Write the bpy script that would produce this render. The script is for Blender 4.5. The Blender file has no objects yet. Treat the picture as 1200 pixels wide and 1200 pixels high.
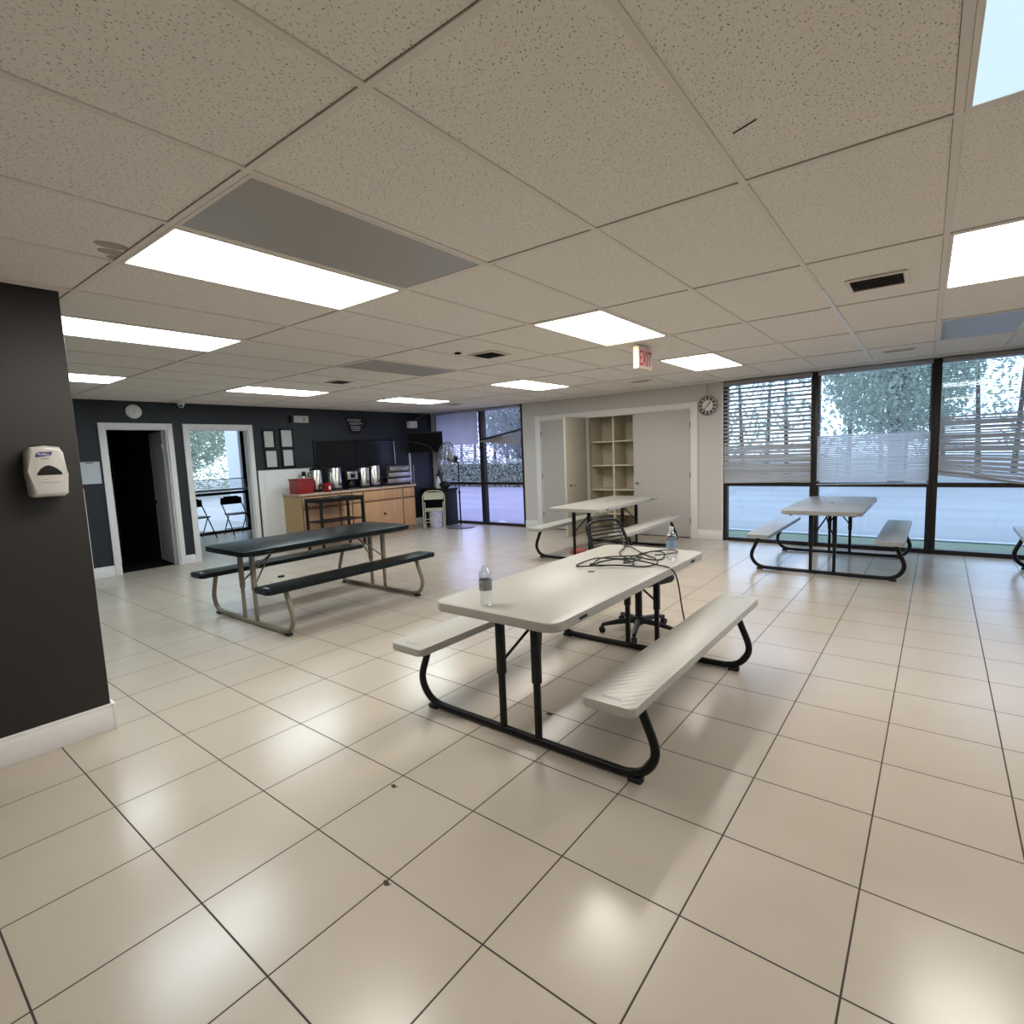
import bpy, bmesh, math, random
from mathutils import Vector, Matrix
PI = math.pi
scene = bpy.context.scene
C = scene.collection

# ------------------------------------------------------------------ camera
CAMH = 1.4945
cam_d = bpy.data.cameras.new('camera'); cam = bpy.data.objects.new('camera', cam_d); C.objects.link(cam)
yaw, pitch, roll = .6691, .1085, -.0404
fw = Vector((-math.sin(yaw)*math.cos(pitch), math.cos(yaw)*math.cos(pitch), -math.sin(pitch)))
r0 = Vector((math.cos(yaw), math.sin(yaw), 0)); u0 = r0.cross(fw)
r1 = math.cos(roll)*r0 + math.sin(roll)*u0; u1 = -math.sin(roll)*r0 + math.cos(roll)*u0
M = Matrix((( r1.x, u1.x, -fw.x, 0), (r1.y, u1.y, -fw.y, 0), (r1.z, u1.z, -fw.z, CAMH), (0, 0, 0, 1)))
cam.matrix_world = M
cam_d.sensor_width = 36; cam_d.lens = 633.97/1200*36; cam_d.clip_start = .03; cam_d.clip_end = 300
scene.camera = cam

# ------------------------------------------------------------------ world, daylight, exposure
W = bpy.data.worlds.new('world'); scene.world = W; W.use_nodes = True
bg = W.node_tree.nodes['Background']
bg.inputs[0].default_value = (.76, .87, 1.0, 1); bg.inputs[1].default_value = .64
scene.view_settings.view_transform = 'Standard'; scene.view_settings.look = 'None'
scene.view_settings.gamma = 1; scene.view_settings.use_curve_mapping = False
scene.view_settings.exposure = 2.62
LIGHT_WARM = ((1.0, .955, .88), 3.0)
LIGHT_COOL = ((.82, .96, 1.0), 2.6)
LIGHT_BLUE = ((.50, .78, .95), .15)

# ------------------------------------------------------------------ materials
def nmat(name):
    m = bpy.data.materials.new(name); m.use_nodes = True
    return m, m.node_tree, m.node_tree.nodes['Principled BSDF']
def mat(name, col, rough=.5, metal=0, spec=.5, noise=0, nscale=8, bump=0, bscale=60, emis=None, estr=0):
    m, t, b = nmat(name)
    b.inputs['Base Color'].default_value = (*col, 1); b.inputs['Roughness'].default_value = rough
    b.inputs['Metallic'].default_value = metal; b.inputs['Specular IOR Level'].default_value = spec
    tc = t.nodes.new('ShaderNodeTexCoord')
    nz = t.nodes.new('ShaderNodeTexNoise'); nz.inputs['Scale'].default_value = nscale; nz.inputs['Detail'].default_value = 4
    t.links.new(tc.outputs['Object'], nz.inputs['Vector'])
    mx = t.nodes.new('ShaderNodeMix'); mx.data_type = 'RGBA'
    k = 1-max(noise, .03)
    mx.inputs[6].default_value = (*col, 1); mx.inputs[7].default_value = (col[0]*k, col[1]*k, col[2]*k, 1)
    t.links.new(nz.outputs['Fac'], mx.inputs[0]); t.links.new(mx.outputs[2], b.inputs['Base Color'])
    if bump:
        n2 = t.nodes.new('ShaderNodeTexNoise'); n2.inputs['Scale'].default_value = bscale
        t.links.new(tc.outputs['Object'], n2.inputs['Vector'])
        bp = t.nodes.new('ShaderNodeBump'); bp.inputs['Strength'].default_value = bump; bp.inputs['Distance'].default_value = .002
        t.links.new(n2.outputs['Fac'], bp.inputs['Height']); t.links.new(bp.outputs['Normal'], b.inputs['Normal'])
    if emis:
        b.inputs['Emission Color'].default_value = (*emis, 1); b.inputs['Emission Strength'].default_value = estr
    return m
def math_node(t, op, a, b=None, clamp=False):
    n = t.nodes.new('ShaderNodeMath'); n.operation = op; n.use_clamp = clamp
    for i, v in enumerate((a, b)):
        if v is None: continue
        if isinstance(v, (int, float)): n.inputs[i].default_value = v
        else: t.links.new(v, n.inputs[i])
    return n.outputs[0]
def mixc(t, f, a, b):
    n = t.nodes.new('ShaderNodeMix'); n.data_type = 'RGBA'
    for i, v in ((0, f), (6, a), (7, b)):
        if isinstance(v, (int, float)): n.inputs[i].default_value = v
        elif isinstance(v, tuple): n.inputs[i].default_value = (*v, 1)
        else: t.links.new(v, n.inputs[i])
    return n.outputs[2]

def floor_mat():
    m, t, b = nmat('beige floor tile')
    tc = t.nodes.new('ShaderNodeTexCoord'); sp = t.nodes.new('ShaderNodeSeparateXYZ')
    t.links.new(tc.outputs['Object'], sp.inputs[0])
    u = math_node(t, 'DIVIDE', math_node(t, 'ADD', sp.outputs[0], 2.383+.4452*40), .4452)
    v = math_node(t, 'DIVIDE', math_node(t, 'ADD', sp.outputs[1], -.645+.4479*40), .4479)
    def edge(w):
        f = math_node(t, 'FRACT', w)
        return math_node(t, 'ABSOLUTE', math_node(t, 'SUBTRACT', f, .5))
    e = math_node(t, 'MAXIMUM', edge(u), edge(v))
    g = math_node(t, 'MULTIPLY', math_node(t, 'SUBTRACT', e, .4925), 600, clamp=True)
    cb = t.nodes.new('ShaderNodeCombineXYZ')
    t.links.new(math_node(t, 'FLOOR', u), cb.inputs[0]); t.links.new(math_node(t, 'FLOOR', v), cb.inputs[1])
    wn = t.nodes.new('ShaderNodeTexWhiteNoise'); t.links.new(cb.outputs[0], wn.inputs['Vector'])
    n1 = t.nodes.new('ShaderNodeTexNoise'); n1.inputs['Scale'].default_value = 2.2; n1.inputs['Detail'].default_value = 5
    t.links.new(tc.outputs['Object'], n1.inputs['Vector'])
    base = mixc(t, n1.outputs['Fac'], (.52, .455, .385), (.43, .375, .31))
    base = mixc(t, math_node(t, 'MULTIPLY', wn.outputs['Value'], .35), base, (.49, .44, .37))
    n2 = t.nodes.new('ShaderNodeTexNoise'); n2.inputs['Scale'].default_value = 34; n2.inputs['Detail'].default_value = 3
    t.links.new(tc.outputs['Object'], n2.inputs['Vector'])
    sp2 = math_node(t, 'MULTIPLY', math_node(t, 'SUBTRACT', n2.outputs['Fac'], .76), 18, clamp=True)
    base = mixc(t, math_node(t, 'MULTIPLY', sp2, .55), base, (.16, .12, .09))
    col = mixc(t, g, base, (.035, .022, .016))
    t.links.new(col, b.inputs['Base Color'])
    n3 = t.nodes.new('ShaderNodeTexNoise'); n3.inputs['Scale'].default_value = 5; n3.inputs['Detail'].default_value = 6
    t.links.new(tc.outputs['Object'], n3.inputs['Vector'])
    r = math_node(t, 'ADD', math_node(t, 'MULTIPLY', n3.outputs['Fac'], .08), .18)
    r = math_node(t, 'ADD', r, math_node(t, 'MULTIPLY', g, .5))
    t.links.new(r, b.inputs['Roughness'])
    b.inputs['Specular IOR Level'].default_value = .5
    n4 = t.nodes.new('ShaderNodeTexNoise'); n4.inputs['Scale'].default_value = 9
    t.links.new(tc.outputs['Object'], n4.inputs['Vector'])
    h = math_node(t, 'ADD', math_node(t, 'MULTIPLY', n4.outputs['Fac'], .04), math_node(t, 'MULTIPLY', g, -1.2))
    bp = t.nodes.new('ShaderNodeBump'); bp.inputs['Strength'].default_value = .25; bp.inputs['Distance'].default_value = .003
    t.links.new(h, bp.inputs['Height']); t.links.new(bp.outputs['Normal'], b.inputs['Normal'])
    return m
def ceiling_mat():
    m, t, b = nmat('pinholed ceiling tile')
    tc = t.nodes.new('ShaderNodeTexCoord')
    mp = t.nodes.new('ShaderNodeMapping'); mp.inputs['Scale'].default_value = (1, .62, 1)
    mp.inputs['Rotation'].default_value = (0, 0, .5)
    t.links.new(tc.outputs['Object'], mp.inputs[0])
    n = t.nodes.new('ShaderNodeTexNoise'); n.inputs['Scale'].default_value = 165; n.inputs['Detail'].default_value = 2
    t.links.new(mp.outputs[0], n.inputs['Vector'])
    hole = math_node(t, 'MULTIPLY', math_node(t, 'SUBTRACT', n.outputs['Fac'], .61), 14, clamp=True)
    n2 = t.nodes.new('ShaderNodeTexNoise'); n2.inputs['Scale'].default_value = 45; n2.inputs['Detail'].default_value = 3
    t.links.new(tc.outputs['Object'], n2.inputs['Vector'])
    base = mixc(t, n2.outputs['Fac'], (.84, .80, .75), (.78, .74, .69))
    col = mixc(t, math_node(t, 'MULTIPLY', hole, .8), base, (.13, .11, .09))
    t.links.new(col, b.inputs['Base Color']); b.inputs['Roughness'].default_value = .95
    b.inputs['Specular IOR Level'].default_value = .1
    bp = t.nodes.new('ShaderNodeBump'); bp.inputs['Strength'].default_value = .5; bp.inputs['Distance'].default_value = .002
    t.links.new(math_node(t, 'MULTIPLY', hole, -1), bp.inputs['Height']); t.links.new(bp.outputs['Normal'], b.inputs['Normal'])
    return m
def wood_mat(name, c1, c2, axis=2):
    m, t, b = nmat(name)
    tc = t.nodes.new('ShaderNodeTexCoord'); mp = t.nodes.new('ShaderNodeMapping')
    s = [14, 14, 14]; s[axis] = 1.2; mp.inputs['Scale'].default_value = s
    t.links.new(tc.outputs['Object'], mp.inputs[0])
    n = t.nodes.new('ShaderNodeTexNoise'); n.inputs['Scale'].default_value = 1.6; n.inputs['Detail'].default_value = 5; n.inputs['Distortion'].default_value = .6
    t.links.new(mp.outputs[0], n.inputs['Vector'])
    t.links.new(mixc(t, n.outputs['Fac'], c1, c2), b.inputs['Base Color']); b.inputs['Roughness'].default_value = .42
    return m
def glass_mat(name, tint, refl=1.0):
    m = bpy.data.materials.new(name); m.use_nodes = True; t = m.node_tree
    for n in list(t.nodes): t.nodes.remove(n)
    o = t.nodes.new('ShaderNodeOutputMaterial'); tr = t.nodes.new('ShaderNodeBsdfTransparent'); tr.inputs[0].default_value = (*tint, 1)
    gl = t.nodes.new('ShaderNodeBsdfGlossy'); gl.inputs['Roughness'].default_value = .02; gl.inputs[0].default_value = (.9, .95, 1, 1)
    fr = t.nodes.new('ShaderNodeFresnel'); ge = t.nodes.new('ShaderNodeNewGeometry')
    t.links.new(math_node(t, 'ADD', 1.45, math_node(t, 'MULTIPLY', ge.outputs['Backfacing'], 1/1.45-1.45)), fr.inputs[0])
    mx = t.nodes.new('ShaderNodeMixShader')
    t.links.new(math_node(t, 'MULTIPLY', fr.outputs[0], refl, clamp=True), mx.inputs[0])
    t.links.new(tr.outputs[0], mx.inputs[1]); t.links.new(gl.outputs[0], mx.inputs[2]); t.links.new(mx.outputs[0], o.inputs[0])
    return m
def bottle_mat():
    m = bpy.data.materials.new('clear bottle plastic'); m.use_nodes = True; t = m.node_tree
    for n in list(t.nodes): t.nodes.remove(n)
    o = t.nodes.new('ShaderNodeOutputMaterial'); tr = t.nodes.new('ShaderNodeBsdfTransparent'); tr.inputs[0].default_value = (.93, .95, .96, 1)
    gl = t.nodes.new('ShaderNodeBsdfGlossy'); gl.inputs['Roughness'].default_value = .05; gl.inputs[0].default_value = (.95, .97, 1, 1)
    lw = t.nodes.new('ShaderNodeLayerWeight'); lw.inputs[0].default_value = .42
    tc = t.nodes.new('ShaderNodeTexCoord'); w = t.nodes.new('ShaderNodeTexWave'); w.bands_direction = 'Z'
    w.inputs['Scale'].default_value = 12; w.inputs['Distortion'].default_value = 3
    t.links.new(tc.outputs['Object'], w.inputs['Vector'])
    f = math_node(t, 'ADD', math_node(t, 'MULTIPLY', lw.outputs['Facing'], .75), math_node(t, 'MULTIPLY', w.outputs['Fac'], .12), clamp=True)
    mx = t.nodes.new('ShaderNodeMixShader'); t.links.new(f, mx.inputs[0])
    t.links.new(tr.outputs[0], mx.inputs[1]); t.links.new(gl.outputs[0], mx.inputs[2]); t.links.new(mx.outputs[0], o.inputs[0])
    return m
def bench_mat(name, col, rough, strength, spec=.5):
    m, t, b = nmat(name)
    tc = t.nodes.new('ShaderNodeTexCoord'); mp = t.nodes.new('ShaderNodeMapping'); mp.inputs['Rotation'].default_value = (0, 0, .7)
    t.links.new(tc.outputs['Object'], mp.inputs[0])
    w = t.nodes.new('ShaderNodeTexWave'); w.inputs['Scale'].default_value = 9; w.inputs['Distortion'].default_value = 2.5; w.inputs['Detail'].default_value = 1
    t.links.new(mp.outputs[0], w.inputs['Vector'])
    n = t.nodes.new('ShaderNodeTexNoise'); n.inputs['Scale'].default_value = 300
    t.links.new(tc.outputs['Object'], n.inputs['Vector'])
    k = .9
    t.links.new(mixc(t, n.outputs['Fac'], col, (col[0]*k, col[1]*k, col[2]*k)), b.inputs['Base Color'])
    b.inputs['Roughness'].default_value = rough; b.inputs['Specular IOR Level'].default_value = spec
    bp = t.nodes.new('ShaderNodeBump'); bp.inputs['Strength'].default_value = strength; bp.inputs['Distance'].default_value = .004
    t.links.new(w.outputs['Fac'], bp.inputs['Height']); t.links.new(bp.outputs['Normal'], b.inputs['Normal'])
    return m
def paper_mat():
    m, t, b = nmat('printed paper')
    tc = t.nodes.new('ShaderNodeTexCoord'); w = t.nodes.new('ShaderNodeTexWave'); w.bands_direction = 'Z'
    w.inputs['Scale'].default_value = 14; w.inputs['Distortion'].default_value = .4; w.inputs['Detail'].default_value = 2; w.inputs['Detail Scale'].default_value = 30
    t.links.new(tc.outputs['Object'], w.inputs['Vector'])
    t.links.new(mixc(t, math_node(t, 'MULTIPLY', w.outputs['Fac'], .5), (.62, .62, .60), (.36, .36, .37)), b.inputs['Base Color'])
    b.inputs['Roughness'].default_value = .6
    return m
def asphalt_mat():
    m, t, b = nmat('wet pale asphalt')
    tc = t.nodes.new('ShaderNodeTexCoord'); n = t.nodes.new('ShaderNodeTexNoise'); n.inputs['Scale'].default_value = 1.1; n.inputs['Detail'].default_value = 8
    mp = t.nodes.new('ShaderNodeMapping'); mp.inputs['Scale'].default_value = (.25, 1, 1)
    t.links.new(tc.outputs['Object'], mp.inputs[0]); t.links.new(mp.outputs[0], n.inputs['Vector'])
    t.links.new(mixc(t, n.outputs['Fac'], (.19, .19, .19), (.33, .33, .33)), b.inputs['Base Color']); b.inputs['Roughness'].default_value = .8
    return m

M_floor = floor_mat(); M_ceil = ceiling_mat()
M_tbar = mat('painted ceiling bar', (.74, .69, .63), .6)
M_dark_paint = mat('charcoal wall paint', (.019, .022, .029), .5, spec=.35, noise=.2, nscale=2)  # bluish cast of the cool lamps is painted into this charcoal
M_pillar = mat('charcoal wall paint warm lit', (.026, .024, .022), .55, spec=.3, noise=.2, nscale=2)  # same charcoal paint as the far wall, its lighting put into the tone
M_grey_wall = mat('warm grey wall paint', (.56, .54, .52), .6, noise=.06, nscale=3)
M_door = mat('pale grey door paint', (.47, .45, .43), .5, noise=.05, nscale=2)
M_trim = mat('off white trim paint', (.74, .73, .72), .45, noise=.06)
M_white = mat('white plastic', (.74, .73, .71), .4)
M_cream = mat('cream shelf paint', (.60, .54, .42), .55)
M_bronze = mat('dark bronze aluminium', (.022, .018, .016), .4, metal=.3)
M_table = bench_mat('white speckled plastic', (.42, .405, .365), .38, .04)
M_benchp = bench_mat('white textured bench plastic', (.44, .43, .39), .38, .16)
M_backlit_t = bench_mat('backlit white speckled plastic', (.32, .32, .32), .35, .05)  # white table plastic, greyed in its colour to stand for backlight
M_green_t = bench_mat('black green glossy plastic', (.005, .009, .009), .32, .08, .16)
M_green_b = bench_mat('black green ribbed plastic', (.005, .009, .009), .32, .4, .2)
M_black = mat('black powder coat', (.006, .006, .006), .42, spec=.25)
M_tan = mat('tan powder coat', (.22, .185, .13), .35)
M_rubber = mat('black rubber', (.012, .012, .012), .7)
M_blackp = mat('black plastic', (.008, .008, .009), .45, spec=.3)
M_steel = mat('brushed steel', (.62, .60, .56), .25, metal=1)
M_chrome = mat('polished metal', (.5, .48, .45), .2, metal=1)
M_red = mat('red plastic', (.25, .008, .012), .35)
M_pine = wood_mat('knotty pine', (.58, .35, .19), (.34, .17, .08), 2)
M_ply = wood_mat('pale plywood', (.50, .35, .17), (.40, .26, .11), 2)
M_counter = mat('pinkish wood laminate', (.50, .36, .27), .35, noise=.15)
M_groove = mat('dark groove', (.10, .05, .025), .7)
M_glass_l = glass_mat('violet tinted glass', (.78, .77, 1.0))
M_glass_r = glass_mat('blue tinted glass', (.76, .85, .96), 1.2)
M_glass_c = glass_mat('clear glass', (.9, .95, 1.0))
def thin_mat(name, col, k, tcol=None):
    m = bpy.data.materials.new(name); m.use_nodes = True; t = m.node_tree; b = t.nodes['Principled BSDF']; o = t.nodes['Material Output']
    tc = t.nodes.new('ShaderNodeTexCoord'); n = t.nodes.new('ShaderNodeTexNoise'); n.inputs['Scale'].default_value = 3
    t.links.new(tc.outputs['Object'], n.inputs['Vector'])
    c = mixc(t, n.outputs['Fac'], col, tuple(v*.8 for v in col)); t.links.new(c, b.inputs['Base Color']); b.inputs['Roughness'].default_value = .55
    tr = t.nodes.new('ShaderNodeBsdfTranslucent')
    if tcol: tr.inputs[0].default_value = (*tcol, 1)
    else: t.links.new(c, tr.inputs[0])
    mx = t.nodes.new('ShaderNodeMixShader'); mx.inputs[0].default_value = k
    t.links.new(b.outputs[0], mx.inputs[1]); t.links.new(tr.outputs[0], mx.inputs[2]); t.links.new(mx.outputs[0], o.inputs[0])
    return m
M_slat = thin_mat('grey blind slat', (.52, .50, .49), .35); M_slat2 = thin_mat('pale blind slat', (.72, .73, .76), .6)
M_bottle = bottle_mat()
M_label = mat('pale blue bottle label', (.35, .50, .66), .4, noise=.5, nscale=40)
M_label2 = mat('grey printed bottle label', (.46, .50, .52), .4, noise=.8, nscale=60)
M_paper = paper_mat()
M_asph = asphalt_mat()
M_grass = mat('mown grass', (.22, .27, .17), .9, noise=.5, nscale=9)
M_leaf = thin_mat('tree leaf', (.52, .58, .48), .5); M_leafl = thin_mat('light hedge leaf', (.42, .48, .34), .4)
M_bark = mat('grey bark', (.16, .13, .11), .9, noise=.4)
M_beige = mat('beige metal', (.42, .39, .30), .45)
M_greym = mat('grey metal', (.22, .22, .23), .4, metal=.3)
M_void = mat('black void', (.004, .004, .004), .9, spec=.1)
M_diff_off = mat('unlit grey diffuser', (.36, .36, .35), .4)
M_diff_off2 = mat('unlit bluish diffuser', (.33, .36, .40), .35)
M_sign_face = mat('pale sign face', (.62, .42, .38), .4)
M_sign_side = mat('yellow lit sign case', (.78, .70, .45), .4)  # yellow glow of the nearby light panel put into the case colour
M_text_red = mat('red lettering', (.45, .02, .02), .5)
M_text_white = mat('white lettering', (.8, .8, .8), .5)
M_navy = mat('navy logo', (.03, .03, .16), .4)
M_disp = mat('pale grey glossy plastic', (.50, .48, .45), .25)
M_chalk = mat('chalk grey lettering', (.42, .42, .42), .7)
M_mirror = mat('dark pane', (.010, .011, .014), .2, spec=.3)
M_leafd = mat('dried leaf', (.06, .03, .015), .8)
M_stain = mat('stained ceiling paint', (.40, .36, .30), .95)
M_column = mat('pale outdoor stucco', (.45, .47, .50), .9)
M_fan = mat('galvanised wire', (.32, .32, .33), .35, metal=.7)

def lightmat(name, c, s):
    m, t, b = nmat(name); b.inputs['Base Color'].default_value = (.7, .7, .7, 1)
    tc = t.nodes.new('ShaderNodeTexCoord'); w = t.nodes.new('ShaderNodeTexNoise'); w.inputs['Scale'].default_value = 200
    t.links.new(tc.outputs['Object'], w.inputs['Vector'])
    cc = mixc(t, w.outputs['Fac'], c, tuple(v*.93 for v in c))
    t.links.new(cc, b.inputs['Emission Color']); b.inputs['Emission Strength'].default_value = s
    return m
M_lw = lightmat('warm lit diffuser', *LIGHT_WARM); M_lc = lightmat('cool lit diffuser', *LIGHT_COOL); M_lb = lightmat('blue lit diffuser', *LIGHT_BLUE)

# ------------------------------------------------------------------ mesh helpers
class MB:
    def __init__(s): s.bm = bmesh.new()
    def box(s, x0, y0, z0, x1, y1, z1, bev=0, mi=0):
        r = bmesh.ops.create_cube(s.bm, size=1)
        vs = r['verts']
        for v in vs:
            v.co = Vector(((x0+x1)/2+v.co.x*(x1-x0), (y0+y1)/2+v.co.y*(y1-y0), (z0+z1)/2+v.co.z*(z1-z0)))
        fs = set(f for v in vs for f in v.link_faces)
        for f in fs: f.material_index = mi
        if bev:
            es = list(set(e for v in vs for e in v.link_edges))
            bmesh.ops.bevel(s.bm, geom=es, offset=bev, segments=2, affect='EDGES', profile=.5)
        return s
    def obox(s, c, ax, size, mi=0, bev=0):   # oriented box: centre, (ux,uy,uz) axes, full sizes
        r = bmesh.ops.create_cube(s.bm, size=1); vs = r['verts']
        ax = [Vector(a).normalized() for a in ax]
        for v in vs:
            p = v.co.copy(); v.co = Vector(c)+ax[0]*p.x*size[0]+ax[1]*p.y*size[1]+ax[2]*p.z*size[2]
        for f in set(f for v in vs for f in v.link_faces): f.material_index = mi
        if bev:
            es = list(set(e for v in vs for e in v.link_edges))
            bmesh.ops.bevel(s.bm, geom=es, offset=bev, segments=2, affect='EDGES', profile=.5)
        return s
    def quad(s, pts, mi=0):
        f = s.bm.faces.new([s.bm.verts.new(p) for p in pts]); f.material_index = mi; return s
    def prism(s, pts, z0, z1, axis='z', mi=0, bev=0, close=True):
        # pts: outline in the plane normal to axis
        def P(a, b, h):
            return {'z': (a, b, h), 'x': (h, a, b), 'y': (a, h, b)}[axis]
        lo = [s.bm.verts.new(P(a, b, z0)) for a, b in pts]; hi = [s.bm.verts.new(P(a, b, z1)) for a, b in pts]
        n = len(pts); fs = [s.bm.faces.new(lo[::-1]), s.bm.faces.new(hi)]
        for i in range(n): fs.append(s.bm.faces.new((lo[i], lo[(i+1) % n], hi[(i+1) % n], hi[i])))
        for f in fs: f.material_index = mi
        if bev:
            es = [e for e in fs[0].edges]+[e for e in fs[1].edges]
            bmesh.ops.bevel(s.bm, geom=es, offset=bev, segments=3, affect='EDGES', profile=.5)
        return s
    def slab(s, x0, y0, x1, y1, z0, z1, r=.05, bev=.01, mi=0, seg=6):
        pts = []
        for cx, cy, a0 in ((x1-r, y1-r, 0), (x0+r, y1-r, PI/2), (x0+r, y0+r, PI), (x1-r, y0+r, 3*PI/2)):
            for k in range(seg+1):
                a = a0+PI/2*k/seg; pts.append((cx+r*math.cos(a), cy+r*math.sin(a)))
        return s.prism(pts, z0, z1, 'z', mi, bev)
    def tube(s, pts, r, seg=10, smooth=0, cap=True, mi=0, flat=None, closed=False):
        pts = [Vector(p) for p in pts]
        if smooth:
            out = []; n = len(pts)
            rng = range(n) if closed else range(n-1)
            for i in rng:
                if closed: p0, p1, p2, p3 = pts[(i-1) % n], pts[i], pts[(i+1) % n], pts[(i+2) % n]
                else: p0, p1, p2, p3 = pts[max(i-1, 0)], pts[i], pts[i+1], pts[min(i+2, n-1)]
                for k in range(smooth):
                    q = k/smooth
                    out.append(.5*((2*p1)+(-p0+p2)*q+(2*p0-5*p1+4*p2-p3)*q*q+(-p0+3*p1-3*p2+p3)*q**3))
            if not closed: out.append(pts[-1])
            pts = out
        n = len(pts); rings = []; up = None
        for i, p in enumerate(pts):
            if closed: d = pts[(i+1) % n]-pts[i-1]
            else: d = pts[min(i+1, n-1)]-pts[max(i-1, 0)]
            if d.length < 1e-9: d = Vector((0, 0, 1))
            d.normalize()
            if up is None:
                up = Vector((0, 0, 1)) if abs(d.z) < .9 else Vector((1, 0, 0))
            a = d.cross(up)
            if a.length < 1e-6: a = d.orthogonal()
            a.normalize(); b = a.cross(d).normalized(); up = b
            rr = r[i] if isinstance(r, (list, tuple)) else r
            rings.append([s.bm.verts.new(p+a*math.cos(2*PI*k/seg)*rr+b*math.sin(2*PI*k/seg)*rr*(flat or 1)) for k in range(seg)])
        for i in range(n if closed else n-1):
            A, B = rings[i], rings[(i+1) % n]
            for k in range(seg):
                f = s.bm.faces.new((A[k], A[(k+1) % seg], B[(k+1) % seg], B[k])); f.material_index = mi
        if cap and not closed:
            for q in (rings[0][::-1], rings[-1]):
                f = s.bm.faces.new(q); f.material_index = mi
        return s
    def lathe(s, prof, c=(0, 0, 0), seg=24, axis=(0, 0, 1), mi=0):
        axis = Vector(axis).normalized(); a = axis.orthogonal().normalized(); b = axis.cross(a)
        rings = []
        for r, h in prof:
            if r < 1e-6: rings.append([s.bm.verts.new(Vector(c)+axis*h)])
            else: rings.append([s.bm.verts.new(Vector(c)+axis*h+(a*math.cos(2*PI*k/seg)+b*math.sin(2*PI*k/seg))*r) for k in range(seg)])
        for A, B in zip(rings, rings[1:]):
            for k in range(seg):
                k2 = (k+1) % seg
                if len(A) == 1 and len(B) == 1: continue
                if len(A) == 1: f = s.bm.faces.new((A[0], B[k2], B[k]))
                elif len(B) == 1: f = s.bm.faces.new((A[k], A[k2], B[0]))
                else: f = s.bm.faces.new((A[k], A[k2], B[k2], B[k]))
                f.material_index = mi
        return s
    def ball(s, c, r, sc=(1, 1, 1), mi=0, sub=2):
        q = bmesh.ops.create_icosphere(s.bm, subdivisions=sub, radius=r)
        for v in q['verts']: v.co = Vector((v.co.x*sc[0]+c[0], v.co.y*sc[1]+c[1], v.co.z*sc[2]+c[2]))
        for f in set(f for v in q['verts'] for f in v.link_faces): f.material_index = mi
        return s
    def build(s, name, mats, parent=None, loc=None, rz=0, normals=True):
        bm = s.bm
        if normals: bmesh.ops.recalc_face_normals(bm, faces=bm.faces)
        for f in bm.faces: f.smooth = True
        for e in bm.edges:
            if len(e.link_faces) == 2:
                if e.calc_face_angle(0) > .6: e.smooth = False
            else: e.smooth = False
        me = bpy.data.meshes.new(name); bm.to_mesh(me); bm.free()
        for m in (mats if isinstance(mats, (list, tuple)) else [mats]): me.materials.append(m)
        o = bpy.data.objects.new(name, me); C.objects.link(o)
        if parent: o.parent = parent
        if loc: o.location = loc
        if rz: o.rotation_euler.z = rz
        return o
def tag(o, label, cat, group=None, kind=None):
    if label: o['label'] = label
    if cat: o['category'] = cat
    if group: o['group'] = group
    if kind: o['kind'] = kind
    return o
def thing(name, label, cat, loc=(0, 0, 0), rz=0, group=None):
    o = bpy.data.objects.new(name, None); C.objects.link(o); o.location = loc; o.rotation_euler = (0, 0, rz)
    o.empty_display_size = .1
    return tag(o, label, cat, group)
def struct(o, label=None):
    o['kind'] = 'structure'
    if label: o['label'] = label
    return o
def copy_tree(o, parent=None):
    c = o.copy(); C.objects.link(c); c.parent = parent
    for ch in list(o.children): copy_tree(ch, c)
    return c
def text(name, body, size, m, parent, loc, rot, depth=.002, sx=1, align='CENTER'):
    cu = bpy.data.curves.new(name, 'FONT'); cu.body = body; cu.size = size; cu.extrude = depth; cu.align_x = align; cu.align_y = 'CENTER'
    tmp = bpy.data.objects.new(name+'_curve', cu); C.objects.link(tmp)
    bpy.context.view_layer.update()
    me = bpy.data.meshes.new_from_object(tmp.evaluated_get(bpy.context.evaluated_depsgraph_get()))
    bpy.data.objects.remove(tmp); bpy.data.curves.remove(cu)
    for v in me.vertices: v.co.x *= sx
    me.materials.clear(); me.materials.append(m)
    o = bpy.data.objects.new(name, me); C.objects.link(o); o.parent = parent; o.location = loc; o.rotation_euler = rot
    return o

# ================================================================== SETTING
HC = 2.4403; YB = 8.63; XB = -9.06; XL = -3.72; XR = 5.4; YF = -3.6
struct(MB().box(-12.45, YF-.1, -.1, XR+.1, YB+.12, 0).build('floor', M_floor), 'beige square ceramic tile floor with dark grout')

CROT = .0143; CO = Vector((-1.1903, .9712, 0)); S = .6096
def cpos(i, j, z=HC):
    x, y = S*i, 2*S*j; c, s = math.cos(CROT), math.sin(CROT)
    return (CO.x+c*x-s*y, CO.y+s*x+c*y, z)
cl = MB().box(-11.6, -5.2, .006, 7.4, 8.4, .1).build('ceiling', M_ceil, loc=(CO.x, CO.y, HC), rz=CROT)
struct(cl, 'pale drop ceiling of long pinholed tiles in a metal grid')
# keep the slab inside the building outline
g = MB()
for i in range(-18, 12):
    g.box(S*i-.012, -4.6, 0, S*i+.012, 7.75, .007)
for j in range(-4, 7):
    for i in range(-18, 11):
        g.box(S*i+.012, 2*S*j-.012, 0, S*(i+1)-.012, 2*S*j+.012, .0065)
struct(g.build('ceiling_grid', M_tbar, parent=cl))
g = MB()
for i in range(-18, 12): g.box(S*i-.0140, -4.6, .0045, S*i-.0122, 7.75, .0078)
for j in range(-4, 7): g.box(-18*S, 2*S*j-.0140, .0045, 11*S, 2*S*j-.0122, .0078)
struct(g.build('tile_edge_shade', mat('grey brown edge shade', (.20, .17, .14), .8), parent=cl))  # thin dark strips stand for the shadow along the tile edges
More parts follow.
